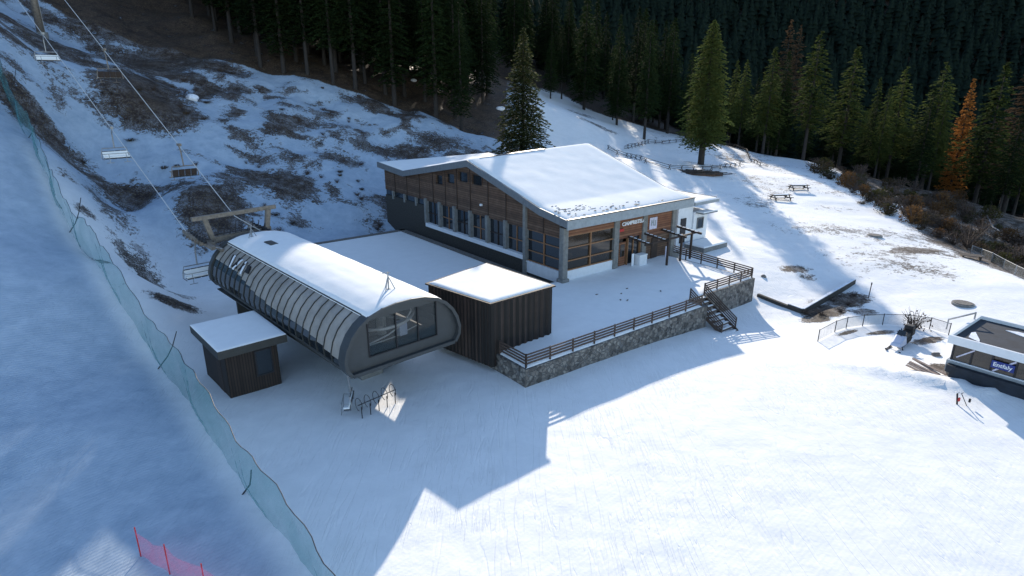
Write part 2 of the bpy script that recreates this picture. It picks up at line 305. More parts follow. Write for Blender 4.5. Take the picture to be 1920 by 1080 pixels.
    def masked(v, sc_, a, b2): return math_('MAXIMUM', v, ramp(noise(sc_, 3, .6, .8), a, b2))
    sc = math_('MULTIPLY', masked(scratch(mp.outputs[0], 1.9), .21, .42, .5), masked(scratch(mp2.outputs[0], 1.7), .17, .45, .53)); sc = math_('MULTIPLY', sc, masked(scratch(mp4.outputs[0], 2.6), .26, .40, .5)); sc = math_('MULTIPLY', sc, masked(scratch(mp2.outputs[0], 5.), .11, .45, .5))
    wv = N.new('ShaderNodeTexWave'); wv.inputs['Scale'].default_value = 1.5; wv.inputs['Distortion'].default_value = .6; wv.inputs['Detail'].default_value = 1; wv.inputs['Detail Scale'].default_value = .4
    mp3 = N.new('ShaderNodeMapping'); mp3.inputs['Rotation'].default_value = (0, 0, R(48)); L.new(geo.outputs['Position'], mp3.inputs[0]); L.new(mp3.outputs[0], wv.inputs['Vector'])
    hts = math_('ADD', math_('MULTIPLY', noise(.9, 4, .5), .10), math_('MULTIPLY', noise(7, 3, .6), .012))
    hts = math_('ADD', hts, math_('MULTIPLY', math_('MULTIPLY', sc, 1.), .026))
    hts = math_('ADD', hts, math_('MULTIPLY', math_('MULTIPLY', wv.outputs[1], groom), .022))
    hts = math_('ADD', hts, math_('MULTIPLY', cov, .05))
    bp = N.new('ShaderNodeBump'); bp.inputs['Strength'].default_value = .55; bp.inputs['Distance'].default_value = 1.; L.new(hts, bp.inputs['Height']); L.new(bp.outputs[0], b.inputs['Normal'])
    return m
M['terrain'] = terrain_mat()

# ------------------------------------------------------------------ mesh helpers
class MB:
    def __init__(s): s.v = []; s.f = []; s.mi = []; s.cur = 0
    def add(s, vs, fs):
        o = len(s.v); s.v += [tuple(v) for v in vs]; s.f += [tuple(i+o for i in f) for f in fs]; s.mi += [s.cur]*len(fs); return s
    def box(s, x0, x1, y0, y1, z0, z1):
        return s.add([(x0,y0,z0),(x1,y0,z0),(x1,y1,z0),(x0,y1,z0),(x0,y0,z1),(x1,y0,z1),(x1,y1,z1),(x0,y1,z1)],
                     [(0,3,2,1),(4,5,6,7),(0,1,5,4),(1,2,6,5),(2,3,7,6),(3,0,4,7)])
    def prism(s, pts, z0, z1):
        n = len(pts); z0 = z0 if isinstance(z0, (list, tuple)) else [z0]*n; z1 = z1 if isinstance(z1, (list, tuple)) else [z1]*n
        vs = [(p[0], p[1], z) for p, z in zip(pts, z0)]+[(p[0], p[1], z) for p, z in zip(pts, z1)]
        return s.add(vs, [tuple(range(n-1, -1, -1)), tuple(range(n, 2*n))]+[(i, (i+1) % n, n+(i+1) % n, n+i) for i in range(n)])
    def extr(s, prof, x0, x1, plane='yz'):
        """closed profile in the yz (or xz) plane extruded along x (or y)"""
        n = len(prof); f = (lambda p, x: (x, p[0], p[1])) if plane == 'yz' else (lambda p, x: (p[0], x, p[1]))
        vs = [f(p, x0) for p in prof]+[f(p, x1) for p in prof]
        return s.add(vs, [tuple(range(n)), tuple(range(2*n-1, n-1, -1))]+[(i, n+i, n+(i+1) % n, (i+1) % n) for i in range(n)])
    def tube(s, pts, r, n=6, caps=True):
        pts = [Vector(p) for p in pts]; rr = r if isinstance(r, (list, tuple)) else [r]*len(pts); o = len(s.v); up = None
        for i, p in enumerate(pts):
            d = (pts[min(i+1, len(pts)-1)]-pts[max(i-1, 0)]).normalized()
            if up is None: up = d.orthogonal().normalized()
            up = (up-d*up.dot(d)); up = up.normalized() if up.length > 1e-6 else d.orthogonal().normalized(); sd_ = d.cross(up)
            for k in range(n):
                a = 2*math.pi*k/n; s.v.append(tuple(p+up*math.cos(a)*rr[i]+sd_*math.sin(a)*rr[i]))
        nf = 0
        for i in range(len(pts)-1):
            for k in range(n): s.f.append((o+i*n+k, o+i*n+(k+1) % n, o+(i+1)*n+(k+1) % n, o+(i+1)*n+k)); nf += 1
        if caps: s.f.append(tuple(o+k for k in range(n-1, -1, -1))); s.f.append(tuple(o+(len(pts)-1)*n+k for k in range(n))); nf += 2
        s.mi += [s.cur]*nf; return s
    def bar(s, p, q, wx, wz):
        """rectangular bar from p to q"""
        p, q = Vector(p), Vector(q); d = (q-p).normalized(); side = d.cross(Vector((0,0,1)))
        side = side.normalized() if side.length > 1e-4 else Vector((1,0,0)); up = side.cross(d)
        vs = []
        for c in (p, q):
            for a, b_ in ((-1,-1),(1,-1),(1,1),(-1,1)): vs.append(c+side*a*wx/2+up*b_*wz/2)
        return s.add(vs, [(0,1,2,3),(7,6,5,4),(0,4,5,1),(1,5,6,2),(2,6,7,3),(3,7,4,0)])
    def build(s, name, m, parent=None, loc=None, rotz=None, smooth=False, bevel=0, seg=2):
        me = bpy.data.meshes.new(name); me.from_pydata(s.v, [], s.f)
        for mm in (m if isinstance(m, list) else [m]): me.materials.append(mm)
        if any(s.mi): me.polygons.foreach_set('material_index', s.mi)
        if smooth: me.polygons.foreach_set('use_smooth', [True]*len(me.polygons))
        me.update(); o = bpy.data.objects.new(name, me); COL.objects.link(o)
        if parent: o.parent = parent
        if loc is not None: o.location = loc
        if rotz is not None: o.rotation_euler = (0, 0, rotz)
        if bevel: md = o.modifiers.new('bevel', 'BEVEL'); md.width = bevel; md.segments = seg; md.limit_method = 'ANGLE'
        return o
def tag(o, label=None, cat=None, group=None, kind=None):
    if label: o['label'] = label
    if cat: o['category'] = cat
    if group: o['group'] = group
    if kind: o['kind'] = kind
    return o
def thing(name, label, cat, loc=(0,0,0), rotz=0., group=None):
    o = bpy.data.objects.new(name, None); COL.objects.link(o); o.location = loc; o.rotation_euler = (0, 0, rotz); o.empty_display_size = .3
    return tag(o, label, cat, group)
def kids(o): return [c for c in KID.get(o.name, [])]
KID = {}
def reg(o):
    if o.parent: KID.setdefault(o.parent.name, []).append(o)
    return o
def P(mb, name, m, parent, **k): return reg(mb.build(name, m, parent, **k))
def copy_thing(o, parent=None):
    c = o.copy(); COL.objects.link(c)
    if parent: c.parent = parent; reg(c)
    for ch in kids(o): copy_thing(ch, c)
    return c

# ------------------------------------------------------------------ ground sheet
def axis(segs):
    out = []
    for a, b_, st in segs: out += list(np.arange(a, b_, st))
    return np.array(out+[segs[-1][1]])
xs = axis([(-420,-160,14),(-160,-90,4),(-90,-48,.9),(-48,40,.42),(40,100,.9),(100,180,4),(180,560,14)])
ys = axis([(-120,0,14),(0,14,3),(14,60,.42),(60,125,.7),(125,180,2),(180,300,6),(300,860,16)])
X, Y = np.meshgrid(xs, ys); xf, yf = X.ravel(), Y.ravel()
Z = hgt(xf, yf)
nx, ny = len(xs), len(ys)
idx = np.arange(nx*ny).reshape(ny, nx)
faces = np.stack([idx[:-1,:-1], idx[:-1,1:], idx[1:,1:], idx[1:,:-1]], -1).reshape(-1, 4)
me = bpy.data.meshes.new('ground'); me.vertices.add(nx*ny); me.vertices.foreach_set('co', np.c_[xf, yf, Z].ravel())
me.loops.add(faces.size); me.loops.foreach_set('vertex_index', faces.ravel()); me.polygons.add(len(faces))
me.polygons.foreach_set('loop_start', np.arange(0, faces.size, 4)); me.polygons.foreach_set('loop_total', np.full(len(faces), 4))
me.polygons.foreach_set('use_smooth', np.ones(len(faces), bool)); me.update(calc_edges=True); me.validate()
def blob(x, y, c, rx, ry, ang=0., p=2.):
    dx, dy = x-c[0], y-c[1]; ca, sa = math.cos(ang), math.sin(ang)
    return np.exp(-(((dx*ca+dy*sa)/rx)**2+((-dx*sa+dy*ca)/ry)**2))
worn = np.zeros(len(xf))
# bare patches where the photograph shows earth and heather: pixel centre -> ground, radii in metres
for px, py, rx, ry, ang, amp in [(215,45,9,7,0,.9),(265,120,9,8,.3,.95),(285,190,7,6,.2,1.),(330,110,9,6,0,.8),(150,50,5,4,0,.5),(255,160,6,8,0,.9),(390,120,9,5,0,.7),(350,60,10,6,0,.7),(430,170,6,6,.3,.5),
        (400,390,4.5,7,.4,.85),(540,345,5,6,.3,.75),(430,350,4,5,0,.5),(640,300,6,4,0,.5),(480,260,5,4,.2,.35),(820,265,7,4,0,.6),(760,290,7,3.5,.2,.6),(700,280,6,3,.2,.6),(630,235,6,4,0,.45),
        (110,60,4,3,0,.35),(130,150,3,3,0,.4),(90,200,3,3,0,.3),(170,140,3,3,0,.35),(235,330,3,2,0,.3),(330,570,2.2,1.4,.3,.8),(160,395,1.5,2.5,.6,.5),(130,330,2,3,.5,.45),(190,490,1.2,2.6,.6,.5),(225,540,1,2.,.6,.35),(560,420,3,3,0,.45),(350,440,3,3,0,.3),
        (1720,470,6,2,.4,.75),(1780,480,3,2,0,.5),(1660,460,5,1.5,.1,.35),(1600,430,8,3,0,.25),(1750,510,7,3,0,.25),(1850,560,5,2,0,.2),(1590,560,4,3,0,.35),(1490,505,2.2,1.6,.3,.7),(1510,520,2,1.6,.3,.5),(1545,585,2.6,1.6,.5,1.0),(1590,565,2.6,1.8,.5,.9),(1530,600,1.6,1.0,.3,.9),(1620,585,1.6,1.2,.3,.6),
        (1740,640,1.6,.6,.4,1.1),(1650,625,1.4,.5,.2,.9),(1590,625,1.6,.4,.5,.8),(1765,690,.7,.9,0,1.1),(1400,470,3,2,0,.25),(1310,325,4,2.,0,.9),(1120,235,8,6,0,.5),(1090,215,6,6,0,.5)]:
    g = ground(px, py); worn = np.maximum(worn, min(1.2, amp*1.12)*blob(xf, yf, g, rx, ry, ang))
bankm = sstep(46, 56, xf-(yf-60)*.16)*sstep(46, 58, yf)*sstep(185, 150, yf)*sstep(-2, -.6, -Z-.9)
brow = sstep(0.2, -1.2, Z)*sstep(45, 52, xf)*sstep(45, 55, yf)
worn = np.maximum(worn, .78*brow)
hill = sstep(60, 74, yf)*sstep(8, -2, xf)
worn = np.maximum(worn, hill*(.43+.6*vnoise(xf/11, yf/8, 31)+.55*vnoise(xf/3, yf/2.2, 32)+.3*vnoise(xf/1.3, yf/1.1, 34)))
worn = np.maximum(worn, .5*sstep(1.5, 4, dist_poly(xf, yf, NET)[0])*sstep(9, 5, dist_poly(xf, yf, NET)[0])*(dist_poly(xf, yf, NET)[1] > 0)*sstep(42, 50, yf)*(xf < -18)*(.8+.8*vnoise(xf/3, yf/4, 33)))
worn = np.maximum(worn, .38*sstep(28, 36, xf)*sstep(48, 58, yf)*(.85+.9*vnoise(xf/6, yf/5, 41)))
groom = sstep(0, 3, np.where(dist_poly(xf, yf, NET)[1] < 0, dist_poly(xf, yf, NET)[0], 0)); groom = np.maximum(groom, .12*sstep(30, 24, yf)*sstep(60, 40, np.abs(xf)))
wood = np.clip(sstep(112, 118, yf-.0*xf)*sstep(2, -4, xf)+sstep(165, 185, yf), 0, 1)*1.
wood *= 1-blob(xf, yf, (14, 160), 7, 30)*.9
dn, sn = dist_poly(xf, yf, NET)
thin = np.clip(sstep(56, 66, yf+.25*xf*0)*sstep(6, -2, xf), 0, 1)*.9  # mask for the painted blue shade on the hillside snow
thin = np.maximum(thin, np.where(sn < 0, 1, 0)*sstep(0, 1.5, dn)*.85*(xf < 0)*sstep(14,20,yf))  # same painted shade on the piste side of the net
thin = np.maximum(thin, .35*sstep(40, 60, xf)*sstep(120,130,yf))  # same painted shade, weaker, on the far right
for nm, arr in (('worn', worn), ('groom', groom), ('wood', wood), ('thin', thin)):  # thin holds the mask of the painted blue shade
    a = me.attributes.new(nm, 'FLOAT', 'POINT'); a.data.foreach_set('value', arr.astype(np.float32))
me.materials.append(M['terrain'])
g = bpy.data.objects.new('ground', me); COL.objects.link(g); tag(g, 'snow covered ground with trodden pistes, bare patches and wooded slopes', kind='structure')

# ------------------------------------------------------------------ trees
rnd = random.Random(7)
def conifer_mesh(name, h, r, c0, seed, dens=1., droop=.35, leaf=.42, trunk_r=.3, gap=.0, pw=.78):
    rd = random.Random(seed); V = []; Fc = []
    def quad(c, d, s, w_):
        side = Vector((-d.y, d.x, 0)); side = side.normalized() if side.length > 1e-3 else Vector((1,0,0))
        tl = rd.uniform(-.7,.7); side = (side*math.cos(tl)+Vector((0,0,1))*math.sin(tl))
        o = len(V); V.extend([c-d*s*.4-side*w_*.5, c+d*s*.15-side*w_*.62+Vector((0,0,-.12*s)), c+d*s*.75, c+d*s*.15+side*w_*.62+Vector((0,0,-.12*s)), ]); Fc.append((o, o+1, o+2, o+3))
    nl = int(h*(1-c0)*1.9*dens); z = h*c0
    for i in range(nl):
        t = i/(nl-1); z = h*(c0+(1-c0)*t**.95)
        rad = r*(1-t)**pw*rd.uniform(.78,1.12)*(min(1, .55+t*4)) + .12
        nb = max(4, int((6+3*(1-t))*dens)); a0 = rd.uniform(0, 6.28); zl = z
        for k in range(nb):
            if rd.random() < gap*.5: continue
            z = zl+rd.uniform(-.5,.5)*(h*(1-c0)/nl)*1.3
            a = a0+k*6.283/nb+rd.uniform(-.25,.25); L_ = rad*rd.uniform(.68,1.18); d = Vector((math.cos(a), math.sin(a), 0))
            ns = max(2, int(L_/leaf*1.35))
            for j in range(ns):
                f = (j+.6)/ns; c = d*L_*f+Vector((0,0,z-droop*L_*f*f*1.2+.12*L_*f+rd.uniform(-.1,.1)))
                sp = .30*L_*(1-abs(f-.6))*.8
                for q in range(3 if f > .25 else 1):
                    cc = c+Vector((-d.y, d.x, 0))*rd.uniform(-sp, sp)+Vector((0,0,rd.uniform(-.12,.06)))
                    dd = (d+Vector((-d.y, d.x, 0))*rd.uniform(-.7,.7)+Vector((0,0,rd.uniform(-.55,.15)))).normalized()
                    quad(cc, dd, leaf*rd.uniform(.8,1.6), leaf*rd.uniform(.45,.8))
    for j in range(5): quad(Vector((0,0,h-.5+j*.12)), Vector((rd.uniform(-.2,.2), rd.uniform(-.2,.2), 1)).normalized(), .5, .12)
    me = bpy.data.meshes.new(name+'_crown'); me.from_pydata([tuple(v) for v in V], [], Fc)
    t = MB(); t.tube([(0,0,-1.5),(0,0,.3),(.05,0,h*.3),(0,.05,h*.65),(0,0,h*.97)], [trunk_r*1.35, trunk_r*1.1, trunk_r*.85, trunk_r*.5, .03], 7)
    for j in range(int(8*c0/.3)):       # dead limbs below the crown
        zz = h*c0*rd.uniform(.45,1); a = rd.uniform(0,6.28); t.tube([(0,0,zz),(math.cos(a)*rd.uniform(.7,1.5), math.sin(a)*1.1, zz-.15)], [.05,.015], 4)
    tm = bpy.data.meshes.new(name+'_trunk'); tm.from_pydata(t.v, [], t.f); tm.polygons.foreach_set('use_smooth', [True]*len(tm.polygons)); tm.materials.append(M['bark'])
    return me, tm
KINDS_T = {}
def tree_kind(key, crown_mat, **k):
    cm, tm = conifer_mesh(key, **k); cm.materials.append(M[crown_mat]); KINDS_T[key] = (cm, tm, k['h'])
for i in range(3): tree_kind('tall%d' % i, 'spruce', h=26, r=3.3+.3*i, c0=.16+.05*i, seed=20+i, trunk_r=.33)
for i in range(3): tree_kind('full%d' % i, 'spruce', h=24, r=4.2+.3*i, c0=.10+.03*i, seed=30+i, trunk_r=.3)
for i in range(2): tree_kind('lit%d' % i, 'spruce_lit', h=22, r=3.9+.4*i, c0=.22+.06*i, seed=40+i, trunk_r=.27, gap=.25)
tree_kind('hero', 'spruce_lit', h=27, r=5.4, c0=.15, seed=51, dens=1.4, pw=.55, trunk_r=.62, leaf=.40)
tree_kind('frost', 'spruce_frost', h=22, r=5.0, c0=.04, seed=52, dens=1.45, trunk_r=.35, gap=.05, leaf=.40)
tree_kind('larch', 'larch', h=18, r=3.0, c0=.10, seed=61, dens=1.1, droop=.1, leaf=.36, trunk_r=.22)
tree_kind('dull', 'larch_dull', h=21, r=4.0, c0=.2, seed=62, dens=.9, droop=.1, leaf=.34, trunk_r=.24)
def put_tree(key, x, y, h=None, wid=1., name='spruce_tree', label='', group=None, z=None, crown_m=None, cat='tree'):
    cm, tm, h0 = KINDS_T[key]; s = (h or h0)/h0; z = H1(x, y) if z is None else z
    e = thing(name, label, cat, (x, y, z-.1), rnd.uniform(0, 6.28), group)
    e.scale = (s*wid, s*wid, s)
    for nm, me_ in (('trunk', tm), ('crown', cm)):
        o = bpy.data.objects.new(nm, me_); COL.objects.link(o); o.parent = e
    return e
# trees that can be told apart: (kind, px of trunk, distance Y, py of top, width, name, label)
TR = [('hero',1315,120,40,1.0,'spruce_tree','tallest lone spruce with thick bare trunk standing inside the split rail fence'),
      ('frost',980,101,56,1.05,'spruce_tree','pale speckled spruce with branches to the ground directly behind the lodge roof ridge'),
      ('lit0',1428,150,92,1.15,'spruce_tree','spruce with bare lower trunk, first one right of the lone fenced spruce'),
      ('lit1',1505,150,62,1.15,'spruce_tree','tall spruce at the top of the meadow between the fenced spruce and the shrubby bank'),
      ('lit0',1574,152,92,1.25,'spruce_tree','broad dark spruce at the meadow corner above the brown shrubs'),
      ('lit0',1624,158,148,.7,'spruce_tree','slim small spruce squeezed between two broad spruces above the bank'),
      ('lit1',1668,150,128,1.1,'spruce_tree','pointed green spruce in the row above the shrubby bank, left of the orange larch'),
      ('lit1',1738,146,120,1.15,'spruce_tree','bushy spruce with its top just left of the orange larch'),
      ('larch',1793,150,152,.8,'larch_tree','bright orange larch glowing among green spruces'),
      ('lit0',1846,140,122,1.15,'spruce_tree','green spruce with long pale trunk just right of the orange larch'),
      ('dull',1905,150,96,1.3,'larch_tree','dull brown larch at the right edge of the forest'),
      ('dull',1450,250,42,.8,'larch_tree','faded brown larch tip far behind the meadow spruces, left of the pair'),
      ('dull',1468,262,52,.8,'larch_tree','faded brown larch tip far behind the meadow spruces, right of the pair'),
      ('tall1',1205,150,40,1.,'spruce_tree','dim spruce in shade behind the fence, left of the lone spruce'),
      ('tall2',1050,178,48,.9,'spruce_tree','thin shaded spruce rising above the snowy track behind the lodge'),
      ('full1',1030,172,60,.9,'spruce_tree','shaded spruce at the left edge of the snowy track, just right of the speckled spruce'),
      ('full2',1085,190,70,.9,'spruce_tree','short shaded spruce right of the snowy track behind the lodge')]
for key, px, Yt, top, wid, nm, lab in TR:
    x = aty(px, 300, Yt).x; zt = aty(px, top, Yt).z; zg = H1(x, Yt); put_tree(key, x, Yt, zt-zg+.1, wid, nm, lab, z=zg)
# the wood on the slope left of the track, the wood in the valley
keys = ['tall0','tall1','tall2','full0','full1','full2']
placed = [(o.location.x, o.location.y) for o in bpy.data.objects if o.type == 'EMPTY']
def ok(x, y, dmin):
    return all((x-a)**2+(y-b_)**2 > dmin*dmin for a, b_ in placed)
EDGE = [(-104,165),(-80,150),(-62,131),(-46,116.5),(-24,115),(-7,114.5)]
def edge_y(x):
    return float(np.interp(x, [p[0] for p in EDGE], [p[1] for p in EDGE]))
cnt = 0; tries = 0
while cnt < 160 and tries < 30000:
    tries += 1; x = rnd.uniform(-112, -4); y = edge_y(x)+abs(rnd.gauss(0, 1))*26
    if y > 215 or (x > -9 and y < 128) or not ok(x, y, 3.6): continue
    placed.append((x, y)); cnt += 1
    hh = rnd.uniform(23, 31); xl = x-math.tan(SUN_AZ)*(y-24)
    if -17 < xl < -7: hh = min(hh, math.tan(SUN_EL)*(y-27)-H1(x, y)+rnd.uniform(-1.5, .8))
    if hh < 9: continue
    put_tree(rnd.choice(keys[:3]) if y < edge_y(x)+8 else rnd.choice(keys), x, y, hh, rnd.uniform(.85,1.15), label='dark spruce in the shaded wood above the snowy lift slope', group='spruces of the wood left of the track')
cnt = 0
while cnt < 26 and tries < 40000:
    tries += 1; x = rnd.uniform(-6, 46); y = rnd.uniform(172, 215)
    if not ok(x, y, 4.5): continue
    placed.append((x, y)); cnt += 1
    put_tree(rnd.choice(keys), x, y, rnd.uniform(25, 30), rnd.uniform(.9,1.15), label='dim spruce in the deep shade at the far end of the snowy track', group='spruces at the end of the track')
cnt = 0
while cnt < 84 and tries < 80000:
    tries += 1; x = rnd.uniform(22, 190); y = rnd.uniform(150, 225)
    if x < 60 and y < 163: continue
    if x > .95*y or (x > 90 and y > 200) or not ok(x, y, 4.2): continue
    if aty(960, 300, y).z < -50: continue
    placed.append((x, y)); cnt += 1
    hmax = 24 if x > 60 else 22
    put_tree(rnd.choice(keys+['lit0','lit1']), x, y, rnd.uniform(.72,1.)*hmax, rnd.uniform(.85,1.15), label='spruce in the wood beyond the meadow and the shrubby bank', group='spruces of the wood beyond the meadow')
for x, y, h_ in [(98,122,20),(104,118,22),(106,128,22),(112,132,24),(88,134,21),(95,140,22),(84,143,20),(103,112,20)]:
    placed.append((x, y)); put_tree(rnd.choice(['tall0','tall1','lit0']), x, y, h_, 1., label='spruce with bare pale trunk at the foot of the shrubby bank', group='spruces at the foot of the bank')
# far forest: one mass of small trees
def cone_wood(name, label, pts_fn, hr, seed):
    rd = np.random.RandomState(seed); protos = []
    for k in range(6):
        vs, fs = [], []; n = 7; h = 1.
        for lv in range(8):
            t = lv/8.; zb = .1+.9*t; rr = .16*(1-t)**.85; o = len(vs); top = (0, 0, zb+.30*(1-t*.5)); a0 = rd.uniform(0, 6)
            for j in range(n):
                a = a0+6.283*j/n; q = rr*rd.uniform(.6,1.25); vs.append((q*math.cos(a), q*math.sin(a), zb+rd.uniform(-.05,.02)))
            vs.append(top)
            for j in range(n): fs.append((o+j, o+(j+1) % n, o+n))
        protos.append((np.array(vs), np.array(fs)))
    gx, gy = pts_fn(rd); gz = hgt(gx, gy)
    if name == 'far_forest': m = (gz-CAM_H)/gy < .24; gx, gy, gz = gx[m], gy[m], gz[m]
    VV, FF, off = [], [], 0
    for i in range(len(gx)):
        v, f = protos[rd.randint(6)]; h = rd.uniform(*hr); a = rd.uniform(0, 6.28)
        wd_ = rd.uniform(1.1, 1.6)*(1.25-.01*h); s = np.array([h*wd_, h*wd_, h]); q = v*s; c, s_ = math.cos(a), math.sin(a)
        VV.append(np.c_[q[:,0]*c-q[:,1]*s_+gx[i], q[:,0]*s_+q[:,1]*c+gy[i], q[:,2]+gz[i]-.5]); FF.append(f+off); off += len(v)
    VV = np.concatenate(VV); FF = np.concatenate(FF)
    me = bpy.data.meshes.new(name); me.vertices.add(len(VV)); me.vertices.foreach_set('co', VV.ravel())
    me.loops.add(FF.size); me.loops.foreach_set('vertex_index', FF.ravel()); me.polygons.add(len(FF))
    me.polygons.foreach_set('loop_start', np.arange(0, FF.size, 3)); me.polygons.foreach_set('loop_total', np.full(len(FF), 3)); me.update(calc_edges=True)
    me.materials.append(M['far']); o = bpy.data.objects.new(name, me); COL.objects.link(o)
    tag(o, label, kind='stuff')

def far_pts(rd):
    gx, gy = np.meshgrid(np.arange(-330, 520, 6.2), np.arange(185, 620, 7.))
    gx = (gx+rd.uniform(-2.6,2.6, gx.shape)).ravel(); gy = (gy+rd.uniform(-3,3, gy.shape)).ravel()
    m = (np.abs(gx) < .95*gy+10)&((gy > 205)|(gx > 0)); m &= ~((gx < 50)&(gy < 212)); m &= ~((gx > 15)&(gy < 222)&(gx < 110)); return gx[m], gy[m]
def upper_pts(rd):
    gx, gy = np.meshgrid(np.arange(-210, -70, 4.2), np.arange(100, 215, 4.6))
    gx = (gx+rd.uniform(-1.6,1.6, gx.shape)).ravel(); gy = (gy+rd.uniform(-1.6,1.6, gy.shape)).ravel(); gz = hgt(gx, gy)
    el = (gz-CAM_H)/np.hypot(gx*.5, gy); m = (gz-CAM_H > .128*gy)&(gy > np.interp(gx, [-190,-120,-70], [100,118,148])); return gx[m], gy[m]
cone_wood('far_forest', 'dark conifer forest covering the mountainside beyond the valley', far_pts, (10, 25), 3)
cone_wood('shade_forest', 'unseen conifer forest added above the lift corridor to shade the slope', upper_pts, (24, 31), 5)  # out of view, added to cast shade on the lift slope

# shrubs
def bush_mesh(name, r, h, seed, m, n=380, leaf=.16):
    rd = random.Random(seed); V, Fc = [], []; t = MB()
    for k in range(34):
        a = rd.uniform(0, 6.28); q = rd.uniform(.3,1.15); t.tube([(0,0,-.2),(math.cos(a)*r*q*.5, math.sin(a)*r*q*.5, h*.5),(math.cos(a)*r*q, math.sin(a)*r*q, h*rd.uniform(.6,1.05))], [.035,.02,.008], 4)
    for k in range(n):
        a = rd.uniform(0, 6.28); rr = r*math.sqrt(rd.random())*(.8+.3*math.sin(3*a+seed)); z = h*rd.random()*math.sqrt(max(.05, 1-(rr/r/1.15)**2))
        c = Vector((rr*math.cos(a), rr*math.sin(a), z+.05)); d = Vector((rd.gauss(0,1), rd.gauss(0,1), rd.gauss(.4,1))).normalized(); e = d.orthogonal().normalized(); s = leaf*rd.uniform(.6,1.6)
        o = len(V); V.extend([c-e*s*.35, c+d*s, c+e*s*.35, c-d*s*.3]); Fc.append((o, o+1, o+2, o+3))
    me = bpy.data.meshes.new(name+'_leaves'); me.from_pydata([tuple(v) for v in V], [], Fc); me.materials.append(m)
    tm = bpy.data.meshes.new(name+'_stems'); tm.from_pydata(t.v, [], t.f); tm.materials.append(M['twig']); return me, tm
BK = {'brown': bush_mesh('brown', 1.3, 1.3, 1, M['bush'], 330, .14), 'orange': bush_mesh('orange', 1.2, 1.9, 2, M['bush_orange'], 560), 'dry': bush_mesh('dry', 1.4, 1.9, 3, M['bush_dry'], 150, .15), 'green': bush_mesh('green', 1.3, 1.6, 4, M['bush_green'], 520)}
def put_bush(kind, p, s=1., label='', group=None, sz=None):
    lm, sm = BK[kind]; e = thing('shrub', label, 'shrub', (p[0], p[1], p[2]-.05), rnd.uniform(0, 6.28), group); e.scale = (s, s, (sz or s))
    for nm, me_ in (('stems', sm), ('foliage', lm)):
        o = bpy.data.objects.new(nm, me_); COL.objects.link(o); o.parent = e
for px, py in ((1525,572),(1540,590),(1562,566),(1575,585),(1600,556),(1512,590),(1590,572)):
    put_bush('dry', ground(px, py, 30, 90), rnd.uniform(.3,.5), 'low dark scrub on the bare patch by the angled retaining wall', 'scrub by the retaining wall', .25)
for k, px, py, s, lab in [('orange',1588,352,1.5,'rounded orange brown shrub at the meadow rim'),('orange',1618,368,1.1,'low rusty shrub just below the rounded orange one'),('green',1853,410,1.5,'yellow green shrub at the lower end of the wooden chute'),
        ('orange',1675,330,1.4,'orange shrub standing on the snowy bank below the pines'),('orange',1795,378,1.3,'thin orange shrub before the pale pine trunks'),('brown',1532,325,1.9,'wide dark brown shrub at the top end of the meadow rim'),
        ('dry',1556,300,1.9,'leafless spreading shrub at the top corner of the meadow'),('dry',1490,292,1.,'small bare shrub on the snow at the head of the meadow'),('dry',1612,308,1.8,'bare grey shrub behind the rim, under the broad spruce')]:
    p = ground(px, py, 60); put_bush(k, p, s, lab)
cnt = 0; bt = 0
BL = {'brown':'brown leafy shrub on the dark bank below the meadow rim','dry':'bare twiggy shrub on the dark bank below the meadow rim','green':'dull green shrub on the dark bank below the meadow rim','orange':'small orange tinged shrub on the dark bank below the meadow rim'}
while cnt < 168 and bt < 9000:
    bt += 1; px = rnd.uniform(1520, 1925); py = rnd.uniform(290, 560)
    lo = np.interp(px, [1520,1600,1700,1800,1850,1925], [300,318,345,395,420,465]); hi = np.interp(px, [1520,1560,1600,1700,1760,1850,1925], [322,345,375,425,448,482,530])
    if not lo-6 < py < hi: continue
    p = ground(px, py, 55, 175)
    if p.x < 46: continue
    k = rnd.choices(['brown','dry','green','orange'], [6,6,3,1])[0]; sc_ = rnd.uniform(.6,1.5); put_bush(k, p, sc_, BL[k], k+' shrubs on the bank', sc_*rnd.uniform(.45,1.15)); cnt += 1

cnt = 0; bt = 0
HL = {'brown':'low dark heather clump on the shaded snowy slope under the lift','dry':'bare dwarf shrub on the shaded snowy slope under the lift'}
while cnt < 100 and bt < 6000:
    bt += 1; x = rnd.uniform(-55, 2); y = rnd.uniform(66, 113)
    if y > edge_y(x)-2 or float(vnoise(np.array([x/7]), np.array([y/6]), 51)[0]) < -.02: continue
    if x < -30 and y < 75: continue
    k = rnd.choice(['brown','dry']); put_bush(k, (x, y, H1(x, y)), rnd.uniform(.25,.7), HL[k], k+' clumps on the lift slope', .3); cnt += 1

